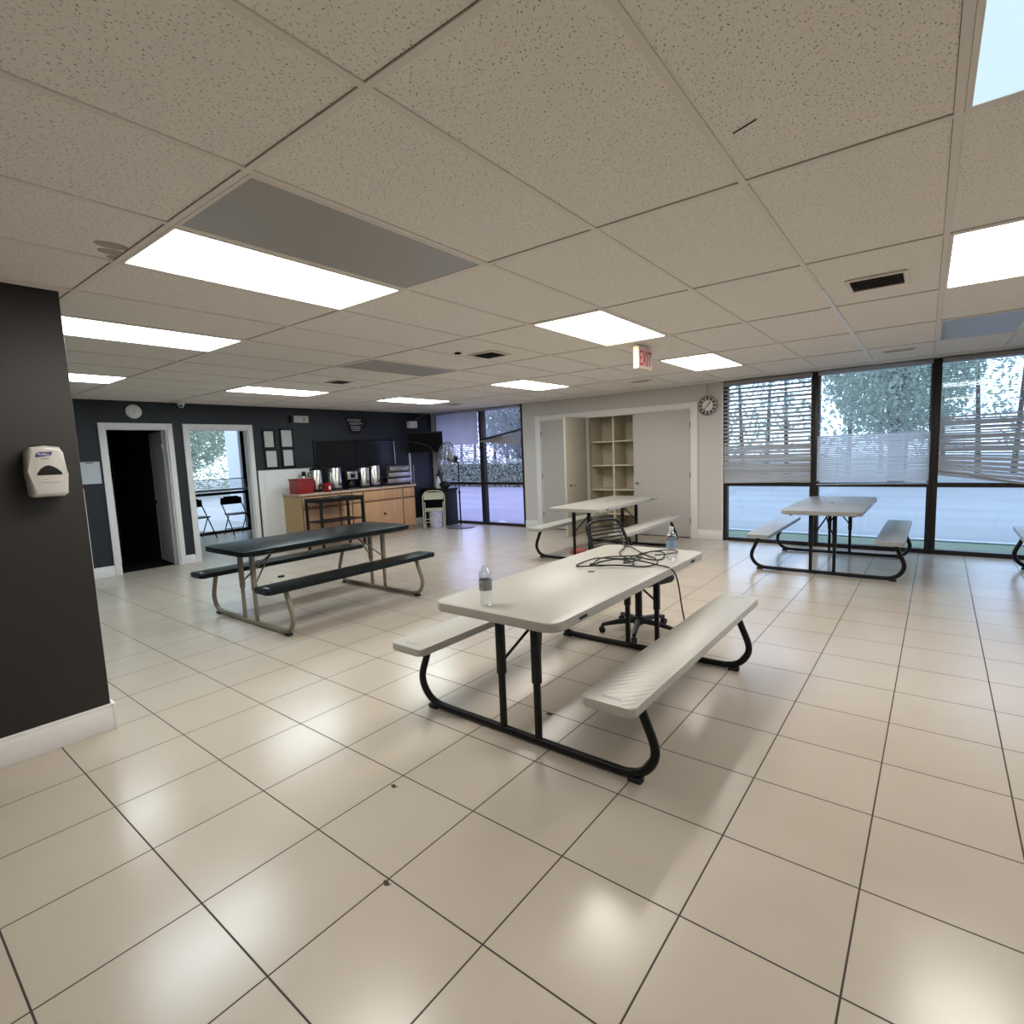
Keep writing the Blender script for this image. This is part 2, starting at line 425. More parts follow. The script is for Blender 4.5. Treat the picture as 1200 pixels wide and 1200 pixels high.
# stains and scratch on the ceiling tiles
st = MB()
for (i, j, r) in ((-2.67, -.06, .05), (-2.81, -.035, .045), (-2.92, -.01, .03)):
    x, y = i*S, j*2*S
    st.prism([(x+r*.8*math.cos(a*PI/10), y+r*1.3*math.sin(a*PI/10)) for a in range(20)], .0046, .0062)
struct(st.build('water_stain', M_stain, parent=cl))
struct(MB().box(S-.013, 2.5*2*S, -.0025, S+.016, 7.6, .006).build('bright_bar', M_white, parent=cl))
sc = MB().tube([(1.10*S, .71*2*S, .004), (1.22*S, .685*2*S, .003)], .0022, 6)
struct(sc.build('scratch', M_groove, parent=cl))

# walls
w = MB()
w.box(-6.47, YB, 0, -6.04, YB+.12, HC+.02); w.box(-3.12, YB, 0, -2.64, YB+.12, HC+.02); w.box(-6.04, YB, 2.09, -3.12, YB+.12, HC+.02)
w.box(XB, YB-.0, 0, -8.93, YB+.12, HC+.02)
struct(w.build('wall_back', M_grey_wall), 'grey painted wall around the closet')
w = MB()
D1 = (2.475, 3.245); D2 = (3.535, 4.455); DH = 2.06
for y0, y1, z0, z1 in ((.89, D1[0], 0, HC+.02), (D1[1], D2[0], 0, HC+.02), (D2[1], YB+.12, 0, HC+.02), (D1[0], D1[1], DH, HC+.02), (D2[0], D2[1], DH, HC+.02)):
    w.box(XB-.12, y0, z0, XB, y1, z1)
struct(w.build('wall_left', M_dark_paint), 'charcoal wall with two doorways')
struct(MB().box(XB-.12, YF, 0, XL, .89, HC+.02, bev=.012).build('wall_near_left', M_pillar), 'charcoal wall end close to the camera')
struct(MB().box(XR, YF, 0, XR+.12, YB+.12, HC+.02).build('wall_right', M_grey_wall), 'grey wall on the right')
struct(MB().box(XL, YF-.12, 0, XR+.12, YF, HC+.02).build('wall_front', M_grey_wall), 'grey wall behind the viewer')

# baseboards
def bboard(name, x0, y0, x1, y1, h=.15, t=.018, m=M_trim):
    b = MB().box(x0, y0, 0, x1, y1, h-.02, bev=.002)
    if abs(x1-x0) < abs(y1-y0): b.box(x0, y0, h-.02, x0+(x1-x0)*.6, y1, h, bev=.002)
    else: b.box(x0, y0+(y1-y0)*.4, h-.02, x1, y1, h, bev=.002)
    return struct(b.build(name, m))
bboard('baseboard_near_left', XL, YF, XL+.02, .89)
struct(MB().box(XL-.9, .89, 0, XL+.02, .908, .15, bev=.002).build('baseboard_near_left', M_trim))
bboard('baseboard_left', XB, .91, XB+.018, D1[0]-.075)
bboard('baseboard_left', XB, D1[1]+.075, XB+.018, D2[0]-.075, h=.13)
bboard('baseboard_left', XB, 7.52, XB+.018, 8.6)
bboard('baseboard_back', -6.47, YB-.018, -6.16, YB)
bboard('baseboard_back', -3.02, YB-.018, -2.62, YB)

# door casings on the left wall
def casing(n, y0, y1, h, x=XB, wd=.075):
    b = MB()
    b.box(x, y0-wd, 0, x+.022, y0, h+wd, bev=.004); b.box(x, y1, 0, x+.022, y1+wd, h+wd, bev=.004)
    b.box(x, y0, h, x+.022, y1, h+wd, bev=.004)
    b.box(x-.125, y0, 0, x, y0+.018, h); b.box(x-.125, y1-.018, 0, x, y1, h); b.box(x-.125, y0+.018, h-.018, x, y1-.018, h)
    return struct(b.build('trim_%d' % n, M_trim), 'white door casing')
casing(1, D1[0], D1[1], DH); casing(2, D2[0], D2[1], DH)
# door into the dark room, swung inward, hinged on the right jamb
dr = struct(thing('door_1', None, None, (XB-.10, D1[1]-.02, 0), 0))
dr['label'] = 'grey door swung open into the dark room'
a = math.radians(180-6)
dd = MB().obox((math.cos(a)*.37, math.sin(a)*.37-.0, 1.02), ((math.cos(a), math.sin(a), 0), (-math.sin(a), math.cos(a), 0), (0, 0, 1)), (.74, .04, 2.02), bev=.003).build('door_leaf', M_door, dr)
dr['kind'] = 'structure'
kb = MB(); kx, ky = math.cos(a)*.68, math.sin(a)*.68
nx, ny = math.sin(a), -math.cos(a)
n_ = Vector((-math.sin(a), math.cos(a), 0)); n_ = n_ if n_.y < 0 else -n_
kb.lathe([(0, .075), (.022, .07), (.03, .055), (.022, .035), (.012, .02), (.03, .0), (0, 0)], (kx+n_.x*.02, ky+n_.y*.02, .95), 14, axis=n_)
kb.build('door_knob', M_black, dd)
hg = MB()
for z in (.25, 1.05, 1.8): hg.tube([(.0, -.025, z-.045), (.0, -.025, z+.045)], .009, 8)
hg.build('hinge', M_steel, dr)

# rooms behind the left wall
M_room1 = mat('unlit room black', (.012, .013, .018), .6)  # darkness of the unlit room is put into the wall colour
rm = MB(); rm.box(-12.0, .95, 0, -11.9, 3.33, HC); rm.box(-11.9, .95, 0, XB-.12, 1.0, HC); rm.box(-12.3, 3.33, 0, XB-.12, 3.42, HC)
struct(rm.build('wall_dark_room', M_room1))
struct(MB().box(-11.9, 1.0, 0, XB-.12, 3.33, .004).build('floor_dark_room', M_void))  # black sheet over the tiles stands in for the room's darkness
rm = MB(); rm.box(-12.35, 5.98, 0, XB-.12, 6.1, HC)
struct(rm.build('wall_side_room', M_dark_paint))

# ---------------------------------------------------------------- storefront windows
def window(n, x0, x1, glass, label, rails=(.88,), y=YB, fr=.05, sub=None):
    w0 = thing('window_%d' % n, None, None, ((x0+x1)/2, y+.06, 0)); struct(w0, label)
    h = (x1-x0)/2
    f = MB()
    f.box(-h, -.055, 0, -h+fr, .055, HC, bev=.003); f.box(h-fr, -.055, 0, h, .055, HC, bev=.003)
    f.box(-h+fr, -.05, 0, h-fr, .05, .055); f.box(-h+fr, -.05, HC-.045, h-fr, .05, HC)
    for z in rails: f.box(-h+fr, -.05, z-.028, h-fr, .05, z+.028)
    f.build('window_frame', M_bronze, w0)
    zs = [.055]+[q for z in rails for q in (z-.028, z+.028)]+[HC-.045]
    for a_, b_ in zip(zs[::2], zs[1::2]):
        MB().box(-h+fr, -.003, a_, h-fr, .003, b_).build('pane', glass, w0)
    return w0
window(1, -8.93, -7.585, M_glass_l, 'dark framed window in the far left corner behind the fan')
window(2, -7.585, -6.47, M_glass_l, 'dark framed window left of the closet with a broken blind', fr=.055)
window(3, -2.62, -1.375, M_glass_r, 'dark framed window right of the closet', fr=.055)
window(4, -1.375, -.055, M_glass_r, 'middle dark framed window behind the picnic table', fr=.055)
window(5, -.055, 1.24, M_glass_r, 'dark framed window at the right edge', fr=.055)
window(6, 1.24, 2.52, M_glass_r, 'window beyond the right edge'); window(7, 2.52, 3.8, M_glass_r, 'window beyond the right edge'); window(8, 3.8, 5.08, M_glass_r, 'window beyond the right edge')
struct(MB().box(5.08, YB, 0, XR, YB+.12, HC).build('wall_back_right', M_grey_wall))
b = MB().box(-2.64, YB-.002, 0, -2.622, YB+.06, HC); struct(b.build('trim_3', M_trim), 'pale jamb strip beside the window')
# side room window, facing left
wr = struct(thing('window_9', None, None, (-12.35, 4.7, 0)), 'window of the side room with chairs in front')
f = MB()
f.box(-.05, -1.28, 0, .05, -1.22, HC); f.box(-.05, 1.16, 0, .05, 1.28, HC, mi=0)
f.box(-.05, -1.22, 0, .05, 1.16, .06); f.box(-.05, -1.22, .84, .05, 1.16, .90); f.box(-.05, -1.22, 2.38, .05, 1.16, HC)
f.box(-.05, -1.22, 1.17, .05, 1.16, 1.19)
f.build('window_frame', M_bronze, wr)
MB().box(-.003, -1.22, .06, .003, 1.16, .84).build('pane', M_glass_c, wr); MB().box(-.003, -1.22, .9, .003, 1.16, 2.38).build('pane', M_glass_c, wr)
struct(MB().box(-12.26, 3.43, .93, -12.12, 5.9, .97, bev=.004).build('trim_4', M_column), 'window ledge in the side room')
bl_ = thing('window_blind', 'bunched pale blind at the bottom of the side room window', 'blind', (-12.2, 4.7, 1.0))
bb = MB()
for k in range(5): bb.obox((0, 0, .02+k*.028), ((1, 0, .1), (0, 1, .01*(k-2)), (0, 0, 1)), (.05, 2.3, .006))
bb.build('slats', M_slat2, bl_)

# ================================================================== CEILING FIXTURES
def fixture(i, j, m, label, group='lit ceiling panels', lit=True, name='ceiling_light'):
    t = thing(name, label, 'ceiling light', cpos(i, j), CROT, group)
    f = MB(); e = .016; L = 2*S
    f.box(.013, .013, -.001, .013+e, L-.013, .012); f.box(S-.013-e, .013, -.001, S-.013, L-.013, .012)
    f.box(.013+e, .013, -.001, S-.013-e, .013+e, .012); f.box(.013+e, L-.013-e, -.001, S-.013-e, L-.013, .012)
    f.build('frame', M_tbar, t)
    MB().box(.013+e, .013+e, .001, S-.013-e, L-.013-e, .005).build('diffuser', m, t)
    return t
fixture(-3, 0, M_lw, 'large warm ceiling light panel beside the big unlit grey panel')
fixture(-2, 0, M_diff_off, 'large unlit grey ceiling panel beside the big warm light', 'unlit ceiling panels')
fixture(-6, 0, M_lc, 'long cool white ceiling light partly behind the charcoal wall end, nearer one')
fixture(-10, 0, M_lc, 'short visible cool ceiling light at charcoal wall edge, farther one above the door wall')
fixture(-10, 2, M_lc, 'cool ceiling light above the framed papers on the charcoal wall')
fixture(-10, 4, M_lc, 'small cool white ceiling light above the coffee urns')
fixture(-6, 4, M_lw, 'small warm ceiling light in front of the closet, left one')
fixture(-2, 2, M_lw, 'warm ceiling light panel with the exit sign at its corner')
fixture(-2, 4, M_lw, 'small warm ceiling light in front of the wall clock')
fixture(2, 2, M_lw, 'warm ceiling light cut by the right photo edge')
fixture(2, 0, M_lb, 'pale blue ceiling light in the top right corner')
for a_, b_ in ((2, -2), (6, 2)): fixture(a_, b_, M_lw, 'added warm ceiling panel out of view, brightening the near floor and ceiling')  # unseen panels added along the light grid to brighten the near room
fixture(-6, 2, M_diff_off, 'small unlit grey ceiling panel in the middle of the room', 'unlit ceiling panels')
fixture(2, 4, M_diff_off2, 'unlit bluish ceiling panel near the right windows', 'unlit ceiling panels')

def vent(i, j, label, w=.31, d=.31, deep=True):
    x, y, z = cpos(i, j)
    t = thing('ceiling_vent', label, 'ceiling vent', (x, y, z), CROT, 'ceiling vents')
    f = MB(); h, k = w/2, d/2; e = .022
    for a_ in ((-h, -k, h, -k+e), (-h, k-e, h, k), (-h, -k+e, -h+e, k-e), (h-e, -k+e, h, k-e)): f.box(a_[0], a_[1], -.008, a_[2], a_[3], .004, bev=.002)
    f.build('frame', M_tbar, t)
    MB().box(-h+e, -k+e, .001, h-e, k-e, .004).build('opening', M_void, t)
    s = MB(); n = 6
    for q in range(n):
        yy = -k+e+(d-2*e)*(q+.5)/n
        s.obox((0, yy, -.002), ((1, 0, 0), (0, .8, .6), (0, -.6, .8)), (w-2*e, .022, .0015))
    s.build('slat', M_greym, t)
    return t
vent(1.48, 2.55, 'square air vent with dark broken louvres between the right light and the scratch mark', .31, .32)
vent(1.48, 5.27, 'air vent close to the window wall above the middle blind', .30, .12)
vent(-3.6, 2.58, 'square air vent with a dark hole beside it in the middle of the ceiling', .30, .30)
vent(-7.45, 2.56, 'square air vent above the cup shaped wall sign', .28, .26)
vent(-9.55, 5.35, 'air vent near the corner beside the last cool light', .26, .2)
vent(-3.45, 5.26, 'dark air vent above the open closet', .3, .16)
x, y, z = cpos(-3.83, 2.34); tag(MB().lathe([(0, 0), (.03, 0), (.034, .006)], (0, 0, -.006), 14).build('ceiling_hole_cover', M_void, loc=(x, y, z)), 'small black round ceiling opening beside the middle air vent', 'ceiling fitting')

# exit sign
t = thing('exit_sign', 'exit sign with red letters hanging from the ceiling', 'exit sign', (-2.225, 4.89, HC))
MB().box(-.025, -.15, -.215, .025, .15, -.012, bev=.004).build('case', M_sign_side, t)
MB().box(.0255, -.145, -.208, .029, .145, -.018).build('sign_face', M_sign_face, t)
MB().box(-.02, -.06, -.012, .02, .06, 0, bev=.002).build('canopy', M_trim, t)
text('lettering', 'EXIT', .195, M_text_red, t, (.0305, 0, -.126), (PI/2, 0, PI/2), .001, .69)

# ================================================================== LEFT WALL ITEMS
def wallbox(name, label, cat, y0, y1, z0, z1, d, m, bev=.004, x=XB, group=None):
    o = MB().box(0, -(y1-y0)/2, -(z1-z0)/2, d, (y1-y0)/2, (z1-z0)/2, bev=bev).build(name, m, loc=(x, (y0+y1)/2, (z0+z1)/2))
    return tag(o, label, cat, group)
t = thing('round_speaker', 'round white speaker on the charcoal wall above the dark doorway', 'speaker', (XB, 2.85, 2.30))
MB().lathe([(0, .03), (.06, .03), (.085, .02), (.10, .004), (.10, 0), (0, 0)], (0, 0, 0), 28, axis=(1, 0, 0)).build('cover', M_white, t)
for yy, zz in ((-.06, 0), (.06, 0), (0, 0.0)): MB().lathe([(0, .001), (.010, .001), (.010, 0), (0, 0)], (.03 if yy == 0 else .0275, yy, zz), 10, axis=(1, 0, 0)).build('screw', M_greym, t)
t = thing('security_camera', 'small white dome camera at the ceiling above the doorways', 'camera', (XB+.05, 3.46, HC))
MB().lathe([(.05, 0), (.05, -.03), (0, -.03)], (0, 0, 0), 18).build('mount', M_white, t)
MB().ball((0, 0, -.035), .038).build('lens_dome', M_white, t)
MB().ball((.028, -.01, -.045), .018).build('lens', M_black, t)
t = thing('clipboard', 'white sheet pinned to the charcoal wall left of the dark doorway', 'notice', (XB, 2.265, 1.455))
MB().box(0, -.11, -.15, .006, .11, .15).build('sheet', mat('blank paper', (.5, .53, .57), .6), t)
MB().tube([(.009, -.05, .135), (.009, .03, .135)], .006, 6).build('clip', M_black, t)
tag(MB().box(0, -.009, 0, .012, .009, 1.09).build('wall_conduit', M_trim, loc=(XB, 2.155, .155)), 'thin white vertical strip below the pinned sheet', 'conduit')

frames = [(4.71, 4.90, 1.75, 2.045, 'framed white paper, top left of four on the charcoal wall'),
          (5.02, 5.24, 1.755, 2.065, 'framed white paper, top right of four on the charcoal wall'),
          (4.72, 4.93, 1.41, 1.71, 'framed white paper, bottom left of four on the charcoal wall'),
          (5.03, 5.235, 1.42, 1.72, 'framed white paper, bottom right of four on the charcoal wall')]
for y0, y1, z0, z1, lb in frames:
    t = thing('picture_frame', lb, 'picture frame', (XB, (y0+y1)/2, (z0+z1)/2), 0, 'framed papers on the charcoal wall')
    h, k = (y1-y0)/2, (z1-z0)/2
    f = MB()
    for a_ in ((-h-.02, -k-.02, h+.02, -k+.012), (-h-.02, k-.012, h+.02, k+.02), (-h-.02, -k+.012, -h+.012, k-.012), (h-.012, -k+.012, h+.02, k-.012)):
        f.box(0, a_[0], a_[1], .018, a_[2], a_[3], bev=.002)
    f.build('frame', M_black, t); MB().box(0, -h+.006, -k+.006, .008, h-.006, k-.006).build('paper', M_paper, t)
# emergency light
t = thing('emergency_light', 'grey emergency light box high on the charcoal wall above the framed papers', 'emergency light', (XB, 5.385, 2.245))
MB().box(0, -.12, -.06, .06, .17, .065, bev=.006).build('case', M_disp, t)
MB().box(0, -.18, -.06, .07, -.12, .055, bev=.01).build('lamp_head', M_blackp, t)
MB().box(.0605, .06, -.035, .064, .09, .03).build('indicator', M_greym, t)
# cup shaped sign
t = thing('cup_sign', 'black cup shaped wall sign with pale writing', 'wall sign', (XB, 6.61, 2.16))
MB().prism([(-.24, .15), (.17, .15), (.10, -.12), (.04, -.17), (-.11, -.17), (-.16, -.12)], 0, .015, 'x', bev=.002).build('plaque', M_black, t)
MB().tube([(.008, .15, .12), (.008, .23, .11), (.008, .26, .06), (.008, .21, -.02), (.008, .12, -.08)], .014, 8, smooth=5).build('cup_handle', M_black, t)
q = MB(); random.seed(3)
for z, w_, h_ in ((.095, .30, .05), (.03, .27, .035), (-.045, .20, .055)):
    yy = -.20 if z > .05 else (-.16 if z > 0 else -.125); e_ = yy+w_
    while yy < e_:
        a_ = random.uniform(.018, .034)
        q.box(.0152, yy, z-h_/2, .017, yy+a_*.35, z+h_/2); q.box(.0152, yy+a_*.35, z+h_/2-.012, .017, yy+a_, z+h_/2)
        if random.random() < .6: q.box(.0152, yy+a_*.35, z-h_/2, .017, yy+a_, z-h_/2+.01)
        yy += a_+.010
q.box(.0152, -.11, -.105, .017, .07, -.092)
q.build('lettering', M_chalk, t)
# dark framed pass-through
t = thing('serving_hatch', 'long dark glazed serving hatch behind the coffee urns', 'serving hatch', (XB, 6.57, 1.60))
MB().box(0, -.90, -.24, .006, .93, .25).build('pane', M_mirror, t)
f = MB()
for a_ in ((-.93, .25, .95, .28), (-.93, -.27, .95, -.24), (-.93, -.24, -.90, .25)): f.box(0, a_[0], a_[1], .03, a_[2], a_[3], bev=.002)
f.build('frame', M_blackp, t)
MB().box(0, .93, -.24, .03, .955, .25, bev=.002).build('metal_edge', M_steel, t)
MB().box(0, 0, -.24, .02, .02, .25).build('mullion', M_blackp, t)
# white lower wall panel
struct(MB().box(XB, 4.56, 0, XB+.03, 5.58, 1.37, bev=.003).build('trim_5', M_trim), 'white lower wall panel beside the side room doorway')
struct(MB().box(XB+.03, 4.66, .0, XB+.034, 4.672, 1.35).build('trim_6', M_tbar))
# small speaker, tv, conduit
t = thing('wall_speaker', 'small white box speaker on the charcoal wall above the television', 'speaker', (XB, 8.0, 2.185))
MB().box(.03, -.12, -.07, .16, .08, .075, bev=.012).build('case', M_white, t)
MB().tube([(0, .05, 0), (.08, .13, .01), (.09, .10, .01)], .014, 8).build('bracket', M_greym, t)
MB().tube([(.02, .05, .05), (.02, .2, .14), (.02, .42, .25)], .006, 6).build('wire', M_greym, t)
t = thing('television', 'black flat television on a wall arm in the far corner', 'television', (-8.66, 8.05, 1.80), 0)
n = Vector((.66, -.70, -.28)).normalized(); rgt = Vector((.70, .66, 0)).normalized(); up = n.cross(rgt).normalized()
if up.z < 0: up = -up
MB().obox((0, 0, 0), (rgt, up, n), (.74, .43, .045), bev=.006).build('case', M_black, t)
MB().obox(n*.024, (rgt, up, n), (.70, .39, .002)).build('screen', mat('matt black screen', (.004, .004, .005), .6, spec=.12), t)
MB().tube([tuple(-n*.02), (-.2, -.05, .0), (-.33, -.12, .02)], .02, 8).build('wall_arm', M_black, t)
MB().tube([(-.22, -.30, .03), (-.05, -.12, -.02), (.1, .02, -.10), (.18, .08, -.24)], .007, 6, smooth=5).build('cable', mat('brown cable', (.10, .06, .05), .5), t)
tag(MB().box(0, -.018, 0, .025, .018, 1.03, bev=.003).build('wall_conduit', M_trim, loc=(XB, 7.935, .93)), 'white vertical conduit running from the television down to the worktop', 'conduit')

# dispenser on near wall
t = thing('soap_dispenser', 'white hand sanitizer dispenser on the near charcoal wall', 'soap dispenser', (XL, .725, 1.50))
b = MB(); prof = [(-.075, -.125), (-.06, -.135), (.06, -.135), (.078, -.12), (.082, -.02), (.075, .09), (.06, .122), (.0, .130), (-.06, .122), (-.075, .095), (-.080, 0)]
b.prism(prof, 0, .11, 'x', bev=.022); b.build('housing', M_disp, t)
MB().prism([(-.046, -.022), (-.044, -.012), (-.030, .010), (-.012, .024), (.004, .028), (.018, .024), (.040, .008), (.056, -.012), (.056, -.022)], .108, .112, 'x', bev=.001).build('drip_window', M_blackp, t)
MB().box(.03, -.045, .1285, .085, .04, .1315, bev=.001).build('top_slot', M_rubber, t)
lg = MB().prism([(-.045, .070), (.018, .078), (.026, .097), (-.030, .095), (-.040, .088)], .109, .1115, 'x').build('logo', M_navy, t)
text('lettering', 'PURELL', .0155, M_text_white, lg, (.1122, -.009, .084), (PI/2, 0, PI/2), .0003, .95)
q = MB().box(.1100, -.022, .060, .1110, .008, .064); MB().box(.1100, -.015, -.045, .1110, -.008, -.041).build('marking', M_greym, t); q.build('marking', M_greym, t); q = MB().box(.1100, -.03, -.062, .1110, .045, -.060)
q.build('marking', M_greym, t)

# ================================================================== CLOSET
b = MB(); x0, x1, h = -6.04, -3.12, 2.09
b.box(x0-.12, YB-.024, 0, x0, YB, h+.09, bev=.004); b.box(x1, YB-.024, 0, x1+.11, YB, h+.09, bev=.004); b.box(x0, YB-.024, h, x1, YB, h+.09, bev=.004)
b.box(x0, YB, 0, x0+.02, YB+.12, h); b.box(x1-.02, YB, 0, x1, YB+.12, h); b.box(x0+.02, YB, h-.02, x1-.02, YB+.12, h)
struct(b.build('trim_7', M_trim), 'off white closet casing')
struct(MB().box(-5.06, YB+.01, 0, -5.03, YB+.10, h-.02).build('trim_8', M_trim), 'white closet mullion post')
b = MB(); b.box(-6.14, YB+.12, 0, -6.04, 9.35, HC); b.box(-3.12, YB+.12, 0, -3.02, 9.35, HC); b.box(-6.14, 9.3, 0, -3.02, 9.36, HC); b.box(-6.04, YB+.12, 2.2, -3.12, 9.3, 2.24)
struct(b.build('wall_closet', M_cream), 'cream inner walls of the closet')
struct(MB().box(-6.04, YB+.12, -.1, -3.12, 9.3, .002).build('floor_closet', M_floor))
def lever(parent, x, y, z, m=M_chrome, s=-1):
    o = MB().lathe([(0, .008), (.026, .008), (.028, 0), (0, 0)], (x, y, z), 16, axis=(0, s, 0)).tube([(x, y, z), (x, y+s*.05, z), (x-.09, y+s*.055, z)], .009, 8)
    return o.build('door_handle', m, parent)
def hinges(parent, x, y):
    q = MB()
    for z in (.28, 1.03, 1.83): q.tube([(x, y, z-.045), (x, y, z+.045)], .008, 8)
    return q.build('hinge', M_greym, parent)
d = struct(thing('door_2', None, None, (0, 0, 0)), 'closed left closet door leaf')
MB().box(-6.015, YB-.012, .015, -5.07, YB+.028, 2.065, bev=.003).build('door_leaf', M_door, d); hinges(d, -6.022, YB-.018)
d = struct(thing('door_3', None, None, (0, 0, 0)), 'open middle closet door leaf')
M_door_o = mat('cream grey door paint', (.50, .46, .39), .5, noise=.05, nscale=2)
lf = MB().box(-5.062, 7.90, .015, -5.022, YB-.03, 2.075, bev=.003).build('door_leaf', M_door_o, d)
o = MB()
for s_ in (-1, 1):
    xx = -5.042+s_*.02
    o.lathe([(0, .008), (.026, .008), (.028, 0), (0, 0)], (xx, 8.02, .89), 16, axis=(s_, 0, 0)).tube([(xx, 8.02, .89), (xx+s_*.05, 8.02, .89), (xx+s_*.055, 8.11, .89)], .009, 8)
o.build('door_handle', M_chrome, lf)
d = struct(thing('door_4', None, None, (0, 0, 0)), 'closed right closet door leaf with a round knob')
lf = MB().box(-4.115, YB-.012, .015, -3.14, YB+.028, 2.065, bev=.003).build('door_leaf', M_door, d); hinges(d, -3.132, YB-.018)
MB().lathe([(0, .06), (.022, .055), (.028, .04), (.02, .022), (.012, .015), (.03, .004), (.03, 0), (0, 0)], (-4.04, YB-.012, .905), 18, axis=(0, -1, 0)).build('door_handle', M_chrome, lf)
# shelving
t = thing('closet_shelving', 'cream built-in shelving visible inside the open closet', 'shelving', (-4.55, 8.80, 0))
b = MB()
b.box(-.53, .02, 0, -.50, .48, 2.12); b.box(-.5, .45, 0, .42, .48, 2.12); b.box(.42, .02, 0, .45, .48, 2.12)
b.build('carcass', M_cream, t)
MB().box(-.055, .0, 0, -.02, .45, 2.12).build('divider', M_cream, t)
for z in (.32, .76, 1.20, 1.63):
    MB().box(-.5, .01, z-.012, -.055, .45, z+.012).build('shelf', M_cream, t); MB().box(-.02, .01, z-.012, .42, .45, z+.012).build('shelf', M_cream, t)

# wall clock
t = thing('wall_clock', 'round silver wall clock between the closet and the windows', 'clock', (-2.855, YB, 2.105))
MB().lathe([(.12, 0), (.155, 0), (.158, .02), (.148, .034), (.135, .034), (.128, .022), (.12, .012)], (0, 0, 0), 40, axis=(0, -1, 0)).build('rim', M_chrome, t)
MB().lathe([(0, .014), (.085, .014), (.13, .014), (.13, .004), (0, .004)], (0, 0, 0), 40, axis=(0, -1, 0)).build('face', mat('clock face', (.42, .40, .36), .5), t)
MB().lathe([(0, .016), (.078, .016), (.078, .014), (0, .014)], (0, 0, 0), 32, axis=(0, -1, 0)).build('inner_dial', M_white, t)
for k in range(12):
    a_ = k*PI/6; MB().obox((math.sin(a_)*.105, -.0165, math.cos(a_)*.105), ((math.cos(a_), 0, -math.sin(a_)), (0, 1, 0), (math.sin(a_), 0, math.cos(a_))), (.022, .003, .034)).build('numeral', M_blackp, t)
MB().obox((.018, -.02, .022), ((.78, 0, -.63), (0, 1, 0), (.63, 0, .78)), (.014, .002, .075)).build('hour_hand', M_black, t); MB().obox((-.025, -.022, -.03), ((.78, 0, -.63), (0, 1, 0), (.63, 0, .78)), (.011, .002, .10)).build('minute_hand', M_black, t)
MB().tube([(-.02, -.006, .15), (-.012, -.006, .24), (.012, -.006, .33)], .004, 6, smooth=4).build('cord', M_greym, t)

# ================================================================== BLINDS
def blind(x0, x1, label, slats, bottom, m=M_slat, y=YB-.035, sw=.05, cords=(.2, .8)):
    """slats: list of (z_left, z_right, tilt, bow)"""
    xc = (x0+x1)/2; h = (x1-x0)/2
    t = thing('window_blind', label, 'blind', (xc, y, HC), 0, 'horizontal slat blinds')
    MB().box(-h, -.025, -.055, h, .02, -.008, bev=.003).build('head_rail', m, t)
    s = MB(); n = 12
    for zl, zr, tilt, bow in slats:
        ca, sa = math.cos(tilt), math.sin(tilt); pr_ = None
        for k in range(n+1):
            f_ = k/n; x = -h+2*h*f_; z = zl+(zr-zl)*f_-HC+bow*math.sin(PI*f_)
            row = []
            for q in (-.5, 0, .5):
                row.append(s.bm.verts.new((x, q*sw*ca, z+q*sw*sa+(.004 if q == 0 else 0))))
            if pr_:
                s.bm.faces.new((pr_[0], row[0], row[1], pr_[1])); s.bm.faces.new((pr_[1], row[1], row[2], pr_[2]))
            pr_ = row
    o = s.build('slats', m, t, normals=False)
    zl, zr = bottom
    MB().tube([(-h, 0, zl-HC), (h, 0, zr-HC)], .012, 8, flat=.8).build('bottom_rail', m, t)
    for c_ in cords:
        x = -h+2*h*c_; MB().tube([(x, -.028, -.05), (x, -.028, (zl+(zr-zl)*c_)-HC)], .0018, 5).build('ladder_cord', m, t)
    return t
random.seed(11)
# right window blind with gaps at the top, closed below
sl = []; z = 2.37
while z > .93:
    if z > 1.55: tilt = random.uniform(.55, .80); step = .058
    elif z > 1.25: tilt = random.uniform(.85, 1.15); step = .047
    else: tilt = random.uniform(.75, 1.2); step = .040
    sl.append((z+random.uniform(-.003, .003), z+random.uniform(-.006, .006), tilt, random.uniform(-.004, .003))); z -= step
blind(-2.60, -1.41, 'grey slat blind beside the clock, gaps between its upper slats', sl, (.905, .925))
# middle: fine translucent above, closed below
sl = []; z = 2.375
while z > .93:
    up_ = z > 1.56
    sl.append((z, z+random.uniform(-.002, .002), .12 if up_ else 1.2, random.uniform(-.001, .001))); z -= .026
blind(-1.335, -.09, 'fine slat blind behind the picnic table, see-through above and closed below', sl, (.885, .905), M_slat2, sw=.025)
sl = []; z = 2.375
while z > 1.0:
    if z > 1.74: ti = .22; dz = 0; st_ = .030
    else: ti = random.uniform(.7, 1.3); dz = random.uniform(-.02, .02); st_ = .024
    k = max(0, (1.40-z)/.4)
    sl.append((z, z+dz-.17*k, ti, random.uniform(-.008, .008) if z < 1.7 else 0)); z -= st_
blind(.0, 1.19, 'messy slat blind at the right edge with a sloping bottom rail', sl, (1.06, .83), M_slat, sw=.028)
# left corner window: blind down to mid height
sl = []; z = 2.375
while z > 1.34:
    sl.append((z, z, 1.25 if z > 1.72 else random.uniform(.5, .95), 0)); z -= .022 if z > 1.72 else .04
blind(-8.86, -7.63, 'pale slat blind in the corner window behind the fan', sl, (1.29, 1.29), M_slat2, sw=.028 if False else .034)
